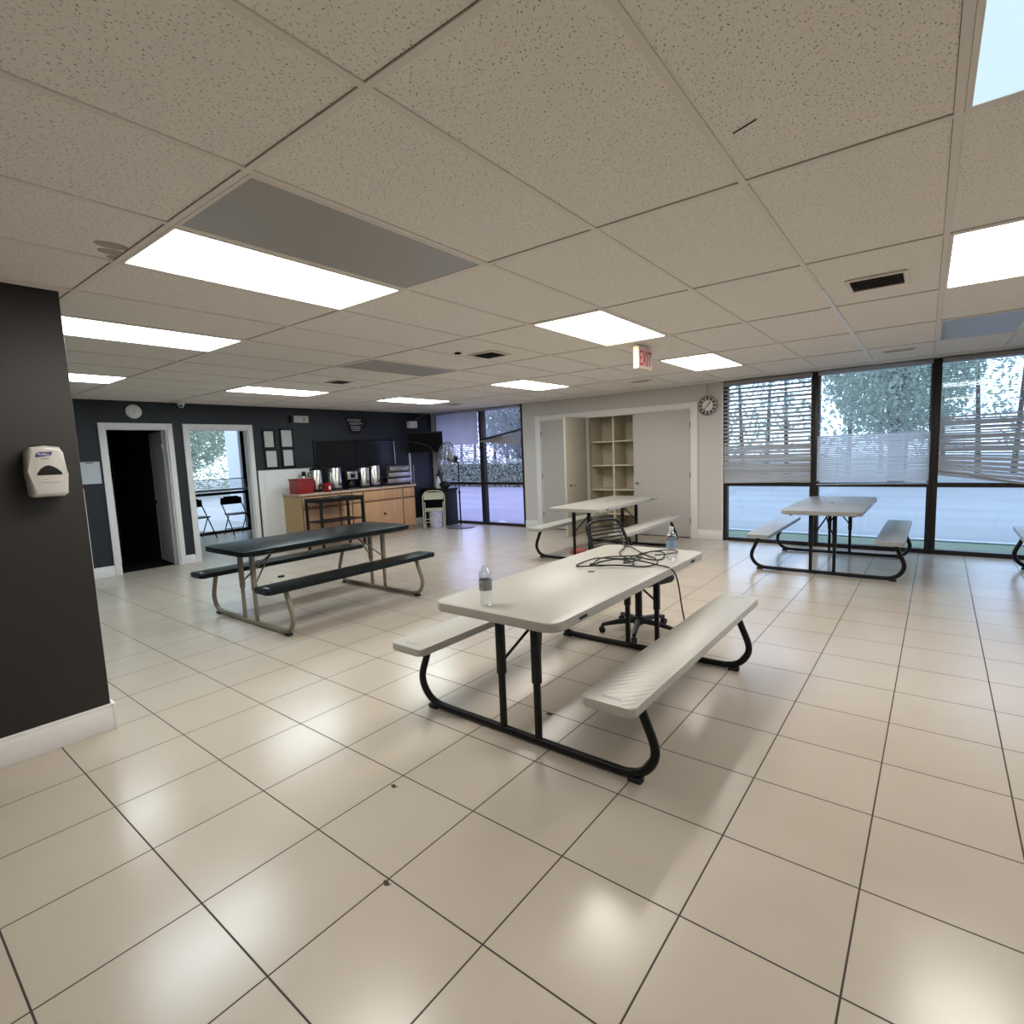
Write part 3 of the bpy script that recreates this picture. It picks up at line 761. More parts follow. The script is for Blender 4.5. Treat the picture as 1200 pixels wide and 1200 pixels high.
# broken fan-like blind
t = thing('window_blind', 'broken blind hanging in a fan shape left of the closet', 'blind', (-7.05, YB-.03, HC), 0, 'horizontal slat blinds')
MB().box(-.53, -.02, -.05, .53, .02, -.008, bev=.003).build('head_rail', M_slat2, t)
s = MB()
pv = Vector((-.52, 0, 1.80-HC))
for k in range(7):
    e = Vector((.54, 0, 1.955-.014*k-HC-(.02*k)))
    d_ = (e-pv).normalized(); s.obox((pv+e)/2+Vector((0, .002*k, 0)), (d_, (0, 1, 0), d_.cross(Vector((0, 1, 0)))), ((e-pv).length, .03, .0015))
for k in range(7):
    e = Vector((.54, 0, 1.86-.034*k-HC)); st_ = pv+Vector((0, 0, -.006*k))
    d_ = (e-st_).normalized(); s.obox((st_+e)/2+Vector((0, -.003*k, 0)), (d_, (0, .6, .8), d_.cross(Vector((0, .6, .8)))), ((e-st_).length, .026, .0012))
s.build('slats', M_slat, t)
q = MB(); e = Vector((.54, -.02, 1.945-HC)); p0 = pv+Vector((0, -.02, -.01)); q.tube([p0, e], .020, 8); q.build('bottom_rail', M_bronze, t)
MB().tube([(-.45, -.024, -.05), (-.45, -.024, -.64)], .002, 5).build('ladder_cord', M_slat, t); MB().tube([(.4, -.024, -.05), (.4, -.024, -.5)], .002, 5).build('ladder_cord', M_slat, t)

# ================================================================== PICNIC TABLES
def picnic_table(label, loc, rz, m_top, m_bench, m_frame, L=1.86, fy=.745, sleeve=True, shy=1.0):
    t = thing('picnic_table', label, 'picnic table', loc, rz, 'folding picnic tables')
    hl = L/2
    MB().slab(-.385, -hl, .385, hl, .695, .74, r=.065, bev=.008).build('tabletop', m_top, t)
    tp = t.children[0]
    q = MB()
    for s_ in (-1, 1):
        for e in (-1, 1): q.box(s_*.386-.0015, e*(hl-.24)-.035, .708, s_*.386+.0015, e*(hl-.24)+.035, .722)
    q.build('grip_slot', M_rubber, tp)
    MB().lathe([(0, .0015), (.020, .0015), (.024, .0), (.024, -.004), (0, -.004)], (-.005, .03, .74), 18).build('umbrella_plug', M_blackp, tp)
    for s_ in (-1, 1):
        bx = s_*.625
        bo = MB().slab(bx-.125, -hl+.0, bx+.125, hl, .408, .45, r=.03, bev=.007).build('bench', m_bench, t)
        q = MB(); gs = MB()
        for e in (-1, 1): gs.box(bx-.045, e*(hl-.055)-.008, .4495, bx+.045, e*(hl-.055)+.008, .4512, bev=.0005)
        n = 22
        for k in range(n):
            yy = -hl+.12+(L-.24)*k/(n-1); q.lathe([(0, .0015), (.005, .0010), (.006, -.001)], (bx+s_*.085, yy, .45), 8)
        q.build('dimples', m_bench, bo); gs.build('grip_slot', M_diff_off, bo)
    for e in (-1, 1):
        y = e*fy
        pts = [(-.655, y, .410), (-.70, y, .30), (-.742, y, .19), (-.735, y, .12), (-.69, y, .060), (-.62, y, .030), (-.5, y, .024)]
        allp = pts+[(0, y, .024)]+[(-a_, y, c_) for a_, _, c_ in pts[::-1]]
        fr_ = MB().tube(allp, .021, 12, smooth=4).build('end_frame', m_frame, t)
        for s_ in (-1, 1):
            MB().slab(s_*.65-.034, y-.025, s_*.65+.034, y+.025, 0, .022, r=.01, bev=.003, seg=2).build('rubber_foot', M_rubber, fr_)
        for s_ in (-1, 1):
            px = s_*.115
            p = MB(); p.box(px-.0155, y-.014, .035, px+.0155, y+.014, .38, bev=.004)
            p.box(px-.021, y-.019, .33, px+.021, y+.019, .695, bev=.005)
            po = p.build('post', m_frame, t)
            MB().ball((px+s_*.0, y-e*.022, .375), .010, sub=1).build('lock_button', M_rubber, po)
        # folding braces, from the posts up to the underside of the top
        br = MB()
        for s_ in (-1, 1):
            br.tube([(s_*.115, y-e*.02, .40), (s_*.03, y-e*.17, .56), (0, y-e*.24, .62)], .008, 8)
        br.tube([(0, y-e*.24, .62), (0, y-e*.33, .69)], .009, 8); br.box(-.03, y-e*.33-.03, .685, .03, y-e*.33+.03, .696)
        br.build('brace', m_frame, t)
    xr = MB()
    for s_ in (-1, 1): xr.box(s_*.30-.015, -hl+.1, .675, s_*.30+.015, hl-.1, .696)
    xr.box(-.3, -fy-.02, .672, .3, -fy+.02, .694); xr.box(-.3, fy-.02, .672, .3, fy+.02, .694)
    xr.build('under_rail', m_frame, t)
    return t
T1 = (-1.675, 2.865, 0)
picnic_table('white picnic table in the foreground with black frame, cord and bottles on top', T1, 0, M_table, M_benchp, M_black, L=1.93)
picnic_table('black green picnic table with tan frame in front of the pine cabinets', (-5.03, 3.09, 0), .005, M_green_t, M_green_b, M_tan, L=1.90)
picnic_table('white picnic table in front of the closet', (-3.75, 6.96, 0), 0.02, M_table, M_benchp, M_black, L=1.95)
picnic_table('backlit white picnic table at the window wall below the blinds', (-.985, 7.47, 0), 0, M_backlit_t, M_backlit_t, M_black, L=1.83, fy=.67)
picnic_table('picnic table cut by the right photo edge, only a bench end and leg showing', (1.44, 7.35, 0), 0, M_backlit_t, M_backlit_t, M_black, L=1.83, fy=.67)

# ---- things on the foreground table
def bottle(loc, label, full, mlabel, capm):
    t = thing('water_bottle', label, 'bottle', loc, random.uniform(0, 3), 'plastic water bottles')
    pr_ = [(0, .004), (.022, .0), (.030, .006), (.033, .02)]
    for k in range(10): pr_ += [(.0325 if k % 2 else .0305, .028+k*.010)]
    pr_ += [(.0325, .135), (.0325, .158), (.029, .172), (.020, .188), (.0135, .198), (.0125, .210)]
    MB().lathe(pr_, (0, 0, 0), 26).build('body', M_bottle, t)
    MB().lathe([(.0332, .082), (.0334, .084), (.0334, .133), (.0332, .135)], (0, 0, 0), 26).build('paper_label', mlabel, t)
    if capm: MB().lathe([(0, .222), (.0135, .222), (.0145, .219), (.0145, .205), (.0125, .204)], (0, 0, 0), 20).build('cap', capm, t)
    return t
random.seed(5)
bottle((-1.757, 1.985, .74), 'clear water bottle at the near left end of the white table', False, M_label2, None)
bottle((-1.385, 3.455, .74), 'water bottle with white cap and blue label at the far table end', True, M_label, M_white)
# power cord
import itertools
def ray(px, py): return fw + r1*((px-600)/633.97) - u1*((py-600)/633.97)
cordA = [(-1.757, 3.065), (-1.79, 3.16), (-1.77, 3.27), (-1.64, 3.47), (-1.60, 3.62), (-1.49, 3.58), (-1.44, 3.42), (-1.50, 3.35), (-1.62, 3.38), (-1.61, 3.20), (-1.56, 3.27), (-1.56, 3.38), (-1.63, 3.34), (-1.74, 3.27), (-1.82, 3.19), (-1.85, 3.02), (-1.79, 2.95), (-1.66, 3.03), (-1.53, 3.15), (-1.57, 3.23), (-1.68, 3.23), (-1.76, 3.13), (-1.70, 3.02), (-1.58, 3.07), (-1.45, 3.15), (-1.40, 3.25), (-1.47, 3.38), (-1.56, 3.48), (-1.66, 3.56), (-1.80, 3.70), (-1.90, 3.80)]
t = thing('power_cord', 'tangled black power cord on the foreground white table trailing to the floor', 'cord', (0, 0, 0))
pts = [(x_, y_, .7455+.006*(k % 3)) for k, (x_, y_) in enumerate(cordA)]+[(-1.98, 3.93, .78), (-2.06, 4.08, .80)]
c1 = MB().tube(pts, .0048, 7, smooth=6).build('cord', M_rubber, t)
pts = [(-2.10, 4.10, .82), (-1.98, 3.92, .76), (-1.86, 3.72, .747), (-1.80, 3.55, .757), (-1.74, 3.40, .763), (-1.64, 3.30, .757), (-1.50, 3.22, .765), (-1.38, 3.20, .755), (-1.292, 3.21, .735), (-1.262, 3.24, .66), (-1.262, 3.32, .45), (-1.30, 3.52, .2), (-1.45, 3.95, .02), (-1.60, 4.15, .008), (-1.75, 4.2, .008)]
MB().tube(pts, .0048, 7, smooth=6).build('cord', M_rubber, t)
pts = [(-1.64, 3.50, .75), (-1.58, 3.60, .757), (-1.50, 3.72, .755), (-1.44, 3.70, .75), (-1.43, 3.60, .757), (-1.50, 3.45, .762)]
MB().tube(pts, .0048, 7, smooth=6).build('cord', M_rubber, t)
MB().tube([(-1.757, 3.065, .750), (-1.762, 3.03, .750)], .009, 8).build('plug', M_blackp, t)

# ---- office chair behind the foreground table
t = thing('office_chair', 'black strapped-back swivel chair on castors behind the foreground table', 'chair', (-1.88, 3.99, 0), math.radians(-20))
# local frame: chair faces +x
b = MB()
for k in range(5):
    a_ = 2*PI*k/5+.35
    b.tube([(.03*math.cos(a_), .03*math.sin(a_), .10), (.18*math.cos(a_), .18*math.sin(a_), .088), (.30*math.cos(a_), .30*math.sin(a_), .068)], [.026, .022, .015], 8)
b.lathe([(0, .07), (.045, .07), (.045, .13), (.03, .14), (0, .14)], (0, 0, 0), 18)
base = b.build('star_base', M_blackp, t)
for k in range(5):
    a_ = 2*PI*k/5+.35; x_, y_ = .30*math.cos(a_), .30*math.sin(a_)
    q = MB(); q.tube([(x_, y_, .07), (x_, y_, .045)], .008, 8)
    for s_ in (-1, 1): q.lathe([(0, 0), (.022, 0), (.026, .004), (.026, .014), (.02, .018), (0, .018)], (x_-math.sin(a_)*s_*.003, y_+math.cos(a_)*s_*.003, .027), 14, axis=(-math.sin(a_)*s_, math.cos(a_)*s_, 0))
    q.build('castor', M_rubber, base)
MB().tube([(0, 0, .12), (0, 0, .38)], .029, 14).tube([(0, 0, .38), (0, 0, .42)], .018, 12).build('gas_lift', M_blackp, t)
MB().slab(-.22, -.22, .22, .22, .43, .48, r=.07, bev=.018).box(-.12, -.1, .41, .12, .1, .435).build('seat', M_blackp, t)
MB().tube([(.02, -.08, .42), (.06, -.24, .42), (.07, -.28, .43)], .007, 8).build('lever', M_blackp, t)
bf = MB(); bx0, bx1 = -.24, -.40
pts = [(bx0+.05, -.16, .46), (bx0-.05, -.19, .55), (bx0-.09, -.20, .70), (bx1+.0, -.19, .82), (bx1-.01, -.16, .865), (bx1-.01, -.08, .885), (bx1-.01, .08, .885), (bx1-.01, .16, .865), (bx1, .19, .82), (bx0-.09, .20, .70), (bx0-.05, .19, .55), (bx0+.05, .16, .46)]
bf.tube(pts, .013, 9, smooth=4)
bko = bf.build('back_frame', M_blackp, t)
for k in range(9):
    z = .58+k*.032; f_ = (z-.55)/.3; x_ = -.30-.09*f_
    MB().tube([(x_, -.195, z), (x_-.015, 0, z), (x_, .195, z)], .012, 6, smooth=4, flat=.6).build('strap', M_blackp, t)

# ================================================================== CABINETS AND KITCHEN CORNER
XF = -8.47
wk = tag(MB().box(XB+.001, 4.945, .905, XF+.03, 7.53, .94, bev=.004).build('worktop', M_counter), 'pink brown worktop over the pine base cabinets', 'worktop')
def cabinet(y0, y1, label, doors, drawers, left=False, knob=True):
    t = thing('base_cabinet', label, 'cabinet', (XB+.001, (y0+y1)/2, 0), 0, 'pine base cabinets')
    h = (y1-y0)/2; xf = XF-XB
    MB().box(0, -h+.001, .09, xf, h-.001, .905).box(0.0, -h+.02, 0, xf-.06, h-.02, .09).build('carcass', M_ply if left else M_pine, t)
    if left: MB().box(xf, -h, .09, xf+.006, h, .905).build('face_frame', M_pine, t)
    x_ = xf+.006 if left else xf
    if drawers:
        n = doors; wd = 2*h/n
        for k in range(n):
            a_ = -h+wd*k+.02; b_ = a_+wd-.04
            MB().box(x_, a_-.011, .693, x_+.0025, b_+.011, .892).build('shadow_gap', M_groove, t)
            MB().box(x_+.001, a_, .704, x_+.018, b_, .881, bev=.004).build('drawer', M_pine, t)
    n = doors; wd = 2*h/n; zt = .672 if drawers else .88
    for k in range(n):
        a_ = -h+wd*k+.02; b_ = a_+wd-.04
        MB().box(x_, a_-.011, .109, x_+.0025, b_+.011, zt+.011).build('shadow_gap', M_groove, t)
        d_ = MB().box(x_+.001, a_, .12, x_+.018, b_, zt, bev=.004)
        do = d_.build('door', M_pine, t)
        if wd < .45 and wd > .25:
            MB().box(x_+.018, a_+.06, .18, x_+.0215, b_-.06, zt-.06, bev=.002).build('raised_panel', M_pine, do)
        if knob: MB().ball((x_+.03, (a_+b_)/2 if wd > .6 else b_-.05, .42), .024, sub=2).tube([(x_+.018, (a_+b_)/2 if wd > .6 else b_-.05, .42), (x_+.03, (a_+b_)/2 if wd > .6 else b_-.05, .42)], .006, 8).build('knob', M_black, do)
    return t
cabinet(4.965, 5.70, 'pine base cabinet with a plywood side, leftmost under the worktop', 1, True, True)
cabinet(5.70, 6.22, 'pine base cabinet with two narrow doors behind the black stand', 2, True)
cabinet(6.22, 7.17, 'wide pine base cabinet with one large door and a black knob', 1, True)
cabinet(7.17, 7.50, 'narrow pine base cabinet at the right end of the worktop', 1, True, False, False)
WT = .94
# black stand
t = thing('metal_stand', 'open black metal stand in front of the pine cabinets', 'stand', (-8.12, 5.38, 0))
MB().box(-.24, -.43, .845, .24, .43, .87, bev=.003).build('top', M_black, t)
MB().box(-.22, -.41, .47, .22, .41, .485).build('shelf', M_black, t)
for sx, sy in ((-1, -1), (-1, 1), (1, -1), (1, 1)): MB().box(sx*.215-.018, sy*.405-.018, 0, sx*.215+.018, sy*.405+.018, .845).build('leg', M_black, t)
MB().box(-.2, -.42, .80, .2, -.40, .845).box(-.2, .40, .80, .2, .42, .845).box(.205, -.4, .80, .225, .4, .845).build('apron', M_black, t)

def urn(y, x, h, r, label):
    t = thing('coffee_urn', label, 'coffee urn', (x, y, WT), 0, 'steel coffee urns')
    MB().lathe([(0, 0), (r+.01, 0), (r+.012, .02), (r, .05), (0, .05)], (0, 0, 0), 24).build('base', M_blackp, t)
    MB().lathe([(r-.004, .05), (r, .055), (r, h-.03), (r-.006, h-.02)], (0, 0, 0), 28).build('body', M_steel, t)
    ld = MB().lathe([(r+.004, h-.03), (r+.005, h-.012), (r*.8, h+.008), (.02, h+.016), (.018, h+.035), (0, h+.038)], (0, 0, 0), 24).build('lid', M_blackp, t)
    MB().tube([(r-.01, 0, .11), (r+.045, 0, .11), (r+.05, 0, .075)], .011, 8).box(r+.032, -.008, .115, r+.05, .008, .155).build('spigot', M_black, t)
    for s_ in (-1, 1): MB().tube([(0, s_*(r-.003), h-.14), (0, s_*(r+.04), h-.14), (0, s_*(r+.04), h-.07), (0, s_*(r-.003), h-.07)], .009, 8).build('handle', M_blackp, t)
    return t
urn(5.48, -8.79, .42, .105, 'steel coffee urn beside the red bin, leftmost of four')
urn(5.81, -8.70, .445, .12, 'wide steel coffee urn left of the coffee maker')
urn(6.43, -8.70, .42, .11, 'steel coffee urn right of the coffee maker')
urn(6.71, -8.72, .445, .115, 'steel coffee urn beside the wire rack, rightmost of four')
t = thing('red_bin', 'square red plastic bin on the left end of the worktop', 'bin', (-8.66, 5.11, WT))
b = MB(); q = []
lo = [(-.14, -.145), (.14, -.145), (.14, .145), (-.14, .145)]
b.prism(lo, 0, .245, 'z', bev=.008); b.box(-.155, -.16, .235, .155, .16, .262, bev=.005)
b.build('tub', M_red, t)
MB().box(.141, -.06, .19, .155, .06, .215, bev=.003).build('grip', M_red, t)
t = thing('vacuum_flask', 'slim steel flask with black cap between the red bin and first urn', 'flask', (-8.95, 5.34, WT))
MB().lathe([(0, 0), (.04, 0), (.042, .01), (.042, .27), (.03, .3)], (0, 0, 0), 18).build('body', M_steel, t)
MB().lathe([(.031, .29), (.033, .30), (.033, .36), (.028, .375), (0, .375)], (0, 0, 0), 18).build('cap', M_black, t)
t = thing('red_can', 'small red coffee can in front of the urns', 'can', (-8.51, 5.51, WT))
MB().lathe([(0, 0), (.075, 0), (.077, .004), (.077, .145), (.07, .15)], (0, 0, 0), 24).build('body', M_red, t)
MB().lathe([(.08, .14), (.08, .156), (.07, .16), (0, .16)], (0, 0, 0), 24).build('lid', M_red, t)
q = MB().prism([(-.022+.022*math.cos(a_*PI/8)+.022, .075+.035*math.sin(a_*PI/8)) for a_ in range(16)], .0765, .079, 'x')
q.build('printed_patch', M_trim, t)
t = thing('coffee_maker', 'black coffee maker with a silver upper front between the urns', 'coffee maker', (-8.72, 6.12, WT))
MB().box(-.13, -.14, 0, .15, .14, .03, bev=.006).box(-.13, -.14, .03, -.02, .14, .17).box(-.13, -.14, .17, .12, .14, .345, bev=.01).build('housing', M_blackp, t)
MB().box(.1205, -.11, .19, .126, .11, .33, bev=.002).build('front_panel', M_steel, t)
MB().box(.1265, -.045, .215, .129, .05, .285).build('display', M_black, t)
MB().lathe([(0, .032), (.06, .032), (.07, .06), (.065, .12), (.045, .155), (0, .155)], (.06, 0, 0), 20).tube([(.12, .0, .06), (.16, 0, .07), (.16, 0, .13), (.11, 0, .145)], .008, 8).build('jug', M_mirror, t)
q = MB()
for k in range(4): q.ball((.152, -.09+k*.06, .017), .008, sub=1)
q.build('button', M_white, t)
# wire rack with trays
t = thing('wire_rack', 'silver wire rack stacked with steel trays at the right of the worktop', 'rack', (-8.72, 7.25, WT))
q = MB()
for sx in (-.16, .16):
    for sy in (-.34, .34): q.tube([(sx, sy, 0), (sx, sy, .39)], .006, 6)
for z in (.05, .17, .29, .385):
    q.tube([(-.16, -.34, z), (.16, -.34, z), (.16, .34, z), (-.16, .34, z), (-.16, -.34, z)], .005, 6)
for z in (.05, .17, .29):
    for k in range(9): q.tube([(-.16, -.34+.085*k, z), (.16, -.34+.085*k, z)], .003, 5)
for k in range(14): q.tube([(.16, -.34+.052*k, .05), (.16, -.34+.052*k, .17)], .0022, 5)
q.build('wire_frame', M_chrome, t)
for z, w_ in ((.06, .30), (.18, .28), (.30, .25)):
    MB().slab(-.14, -w_, .14, w_, z, z+.075, r=.03, bev=.008).box(-.15, -w_-.012, z+.068, .15, w_+.012, z+.078).build('tray', M_steel, t)

# ================================================================== FAR CORNER
t = thing('storage_bin', 'large black storage bin standing in the far corner', 'bin', (-8.60, 8.34, 0))
MB().slab(-.37, -.22, .37, .22, 0, .74, r=.09, bev=.02).build('body', M_blackp, t)
MB().slab(-.39, -.24, .39, .24, .742, .80, r=.1, bev=.018).build('lid', M_black, t)
t = thing('plastic_bucket', 'white plastic bucket behind the folded beige chair', 'bucket', (-8.33, 7.93, 0))
MB().lathe([(0, 0), (.115, 0), (.125, .01), (.145, .36), (.15, .37), (.15, .39), (.14, .39), (.112, .012), (0, .01)], (0, 0, 0), 26).build('pail', mat('lavender white plastic', (.62, .62, .75), .45), t)
MB().tube([(0, -.147, .36), (.09, -.13, .25), (.13, 0, .2), (.09, .13, .25), (0, .147, .36)], .004, 6, smooth=4).build('handle', M_greym, t)
# folded beige chair, leaning
t = thing('folded_chair', 'folded beige metal chair leaning on the black bin', 'chair', (-8.16, 7.72, 0), math.radians(42))
# local: width along x, leans back toward +y
def lean(x_, z_, o=0): return (x_, .02+.10*(z_/.8)+o, z_)
q = MB(); q.tube([lean(-.215, .012), lean(-.225, .60), lean(-.20, .71), lean(-.12, .775), lean(.12, .775), lean(.20, .71), lean(.225, .60), lean(.215, .012)], .0125, 9, smooth=4); q.build('front_frame', M_beige, t)
q = MB(); q.tube([lean(-.185, .012, .04), lean(-.19, .55, .03)], .011, 8).tube([lean(.185, .012, .04), lean(.19, .55, .03)], .011, 8).tube([lean(-.185, .13, .04), lean(.185, .13, .04)], .009, 8); q.build('rear_frame', M_beige, t)
q = MB(); q.obox(lean(0, .675), ((1, 0, 0), (0, .12, 1), (0, 1, -.12)), (.40, .15, .014), bev=.005); q.build('backrest', M_beige, t)
q = MB()
for z in (.20, .36): q.tube([lean(-.215, z), lean(.215, z)], .009, 8)
q.build('cross_bar', M_beige, t)
q = MB(); q.obox(lean(0, .40, .045), ((1, 0, 0), (0, .12, 1), (0, 1, -.12)), (.36, .05, .014), bev=.004); q.build('seat_edge', M_beige, t)
# spray bottle and black bag on the bin
t = thing('spray_bottle', 'white spray bottle with black trigger on the black bin', 'bottle', (-8.52, 8.24, .80))
MB().lathe([(0, 0), (.045, 0), (.048, .02), (.048, .15), (.03, .21), (.016, .24), (.016, .27)], (0, 0, 0), 20).build('body', M_white, t)
MB().box(-.05, -.015, .27, .05, .015, .31, bev=.004).tube([(-.03, 0, .27), (-.05, 0, .22)], .007, 6).build('trigger_head', M_black, t)
random.seed(8)
b = MB().ball((0, 0, .07), .1, (1.3, .9, .8), sub=3)
for v in b.bm.verts:
    k = 1+random.uniform(-.16, .16); v.co = Vector((v.co.x*k, v.co.y*k, max(0, v.co.z*k)))
tag(b.build('black_bag', M_rubber, loc=(-8.30, 8.22, .80)), 'crumpled black bag on the black bin beside the fan', 'bag')
# pedestal fan
t = thing('pedestal_fan', 'tall wire caged pedestal fan in front of the corner window', 'fan', (-7.79, 8.12, 0))
MB().lathe([(0, .0), (.30, 0), (.305, .01), (.29, .022), (.12, .04), (.03, .065), (0, .065)], (0, 0, 0), 36).build('base_plate', mat('dull metal base', (.18, .16, .17), .4, metal=.4), t)
MB().tube([(0, 0, .06), (0, 0, .75)], .017, 12).tube([(0, 0, .75), (.0, .02, 1.34)], .012, 12).lathe([(.024, .70), (.024, .76)], (0, 0, 0), 14).build('pole', M_black, t)
hc = Vector((-.07, -.20, 1.45)); ax = Vector((-.28, -.93, .22)).normalized()
mo = MB().lathe([(0, -.20), (.06, -.19), (.075, -.14), (.075, -.03), (.05, 0), (0, 0)], tuple(hc), 20, axis=ax).tube([tuple(hc-ax*.1), (0, .02, 1.32)], .02, 8); mo.build('motor', M_black, t)
a_ = ax.orthogonal().normalized(); b_ = ax.cross(a_)
q = MB(); R = .315
def cp(r_, th, d_): return hc+ax*d_+(a_*math.cos(th)+b_*math.sin(th))*r_
for r_, d_ in ((R, .06), (R, .075), (R*.93, .115), (R*.93, .015), (R*.6, .145), (R*.6, -.005), (R*.25, .155)):
    q.tube([cp(r_, 2*PI*k/40, d_) for k in range(40)], .0035 if r_ < R else .006, 5, closed=True)
for k in range(56):
    th = 2*PI*k/56; sw_ = .25
    q.tube([cp(R*.2, th, .158), cp(R*.6, th+sw_*.6, .145), cp(R*.93, th+sw_, .115), cp(R, th+sw_, .07), cp(R*.93, th+sw_, .015), cp(R*.5, th+sw_*.6, -.01), cp(R*.2, th, -.01)], .0017, 4, cap=False)
q.build('cage', M_fan, t)
MB().lathe([(0, .165), (.045, .162), (.055, .155), (0, .15)], tuple(hc), 18, axis=ax).build('badge', M_greym, t)
q = MB()
for k in range(3):
    th0 = 2*PI*k/3+.4; ring = []
    for (r_, dth, d_) in ((.05, 0, .06), (.12, -.35, .045), (.25, -.42, .04), (.285, 0, .06), (.25, .42, .085), (.12, .35, .08)): ring.append(cp(r_, th0+dth, d_))
    q.quad([tuple(p) for p in ring]); 
q.lathe([(0, .10), (.05, .09), (.05, .04), (0, .04)], tuple(hc), 16, axis=ax)
o = q.build('blade', mat('pale fan blade', (.42, .42, .46), .35), t); o.modifiers.new('thickness', 'SOLIDIFY').thickness = .003

# ================================================================== SIDE ROOM AND DARK ROOM THINGS
def folding_chair(label, loc, rz):
    t = thing('folding_chair', label, 'chair', loc, rz, 'black folding chairs')
    for s_ in (-1, 1):
        y = s_*.215
        MB().tube([(-.17, y, .79), (-.15, y, .66), (.10, y, .30), (.28, y*1.03, .012)], .012, 8).build('long_leg', M_black, t)
        MB().tube([(.07, y*.9, .44), (-.05, y*.9, .25), (-.20, y*.9, .012)], .011, 8).build('short_leg', M_black, t)
    MB().tube([(.20, -.215, .13), (.20, .215, .13)], .008, 8).tube([(-.13, -.19, .12), (-.13, .19, .12)], .008, 8).build('cross_bar', M_black, t)
    MB().slab(-.16, -.195, .21, .195, .43, .455, r=.05, bev=.008).build('seat', M_black, t)
    b = MB(); pts = [(-.225, .64), (.225, .64), (.232, .71), (.20, .78), (.13, .815), (-.13, .815), (-.20, .78), (-.232, .71)]
    b.prism(pts, -.185, -.155, 'x', bev=.008); b.build('backrest', M_black, t)
    return t
folding_chair('black folding chair at the side room window, left one', (-11.85, 4.62, 0), .12)
folding_chair('black folding chair at the side room window, right one', (-11.85, 5.42, 0), .05)
# dim rack in the dark room
t = thing('metal_rack', 'dim metal rack standing inside the dark doorway', 'rack', (-10.4, 2.55, 0))
for sx, sy in ((-.2, -.25), (.2, -.25), (-.2, .25), (.2, .25)): MB().tube([(sx, sy, 0), (sx, sy, 1.35)], .015, 8).build('post', M_white, t)
for z in (.3, .8, 1.2): MB().box(-.2, -.25, z, .2, .25, z+.02).build('shelf', M_blackp, t)

# ================================================================== LITTER ON THE FLOOR
def litter(x_, y_, s_, label, seed):
    random.seed(seed); b = MB(); n = 9
    pts = [((1+random.uniform(-.35, .35))*s_*math.cos(2*PI*k/n), (.6+random.uniform(-.25, .25))*s_*math.sin(2*PI*k/n)) for k in range(n)]
    b.prism(pts, .0005, s_*.28); b.tube([(s_*.7, 0, s_*.15), (s_*1.6, s_*.5, s_*.2)], s_*.07, 5)
    tag(b.build('dead_leaf', M_leafd, loc=(x_, y_, 0)), label, 'leaf', 'dried leaf bits on the tiles')
litter(-1.91, 1.46, .014, 'dried brown leaf bit on the tiles in front of the foreground table', 1)
litter(-1.485, 1.075, .013, 'dried leaf bit lying in a grout crossing nearest the camera', 2)
litter(-1.70, 2.42, .016, 'dark leaf bit under the foreground table', 3)
tag(MB().lathe([(0, .02), (.035, .018), (.045, .004), (.045, 0), (0, 0)], (0, 0, 0), 16).build('floor_puck', M_black, loc=(-6.74, 3.58, 0)), 'small black disc on the floor behind the black green table', 'disc')
t = tag(MB().box(-.1, -.12, 0, .1, .12, .05, bev=.01).build('red_box', mat('dull red card', (.40, .10, .07), .7), loc=(-4.12, 6.75, 0), rz=.3), 'small reddish box on the floor under the closet side table', 'box')

# ================================================================== OUTDOORS
struct(MB().box(-60, YB+.14, -.16, 40, 60, -.10).build('ground_outside', M_asph), 'parking lot asphalt outside')
struct(MB().box(-60, -20, -.16, -12.5, YB+.14, -.10).build('ground_side', M_asph), 'paving outside the side room')
b = MB().box(-5.5, YB+.14, -.10, 12, 10.0, -.05)
tag(b.build('grass_strip', M_grass), 'strip of grass outside below the right windows', 'grass', kind='stuff')
b = MB().box(-5.5, 10.0, -.10, 12, 10.15, -.03); struct(b.build('curb', M_column))
random.seed(21)
def foliage(rx, ry, rz_, n, leaf, m, seed, hollow=.55):
    rnd = random.Random(seed); b = MB()
    for _ in range(n):
        while True:
            p = Vector((rnd.uniform(-1, 1), rnd.uniform(-1, 1), rnd.uniform(-1, 1)))
            if hollow < p.length < 1: break
        p = Vector((p.x*rx, p.y*ry, p.z*rz_))
        a_ = Vector((rnd.uniform(-1, 1), rnd.uniform(-1, 1), rnd.uniform(-.6, .6))).normalized(); c_ = a_.orthogonal().normalized()
        s_ = leaf*rnd.uniform(.6, 1.4)
        b.quad([p-a_*s_, p+c_*s_*.5, p+a_*s_, p-c_*s_*.5])
    return b
def tree(x_, y_, h, r, label, meshes={}):
    t = thing('tree', label, 'tree', (x_, y_, -.1), random.uniform(0, 6), 'trees beyond the parking lot')
    if 'f' not in meshes:
        meshes['f'] = foliage(1, 1, .8, 20000, .028, M_leaf, 4, .2).build('foliage', M_leaf, t, normals=False).data
        b = MB(); b.tube([(0, 0, 0), (.02, .01, .5), (-.02, .02, 1.0)], [.05, .035, .02], 8)
        for k in range(5):
            a_ = k*1.3; b.tube([(0, 0, .45+.08*k), (.12*math.cos(a_), .12*math.sin(a_), .7+.05*k), (.3*math.cos(a_), .3*math.sin(a_), .95)], [.02, .014, .006], 6)
        meshes['t'] = b.build('trunk', M_bark, t).data
        fo, tr = t.children[0], t.children[1]
    else:
        fo = bpy.data.objects.new('foliage', meshes['f']); tr = bpy.data.objects.new('trunk', meshes['t'])
        for q in (fo, tr): C.objects.link(q); q.parent = t
    fo.scale = (r, r, h*.55); fo.location = (0, 0, h*.58); tr.scale = (h*.6, h*.6, h*.6)
    return t
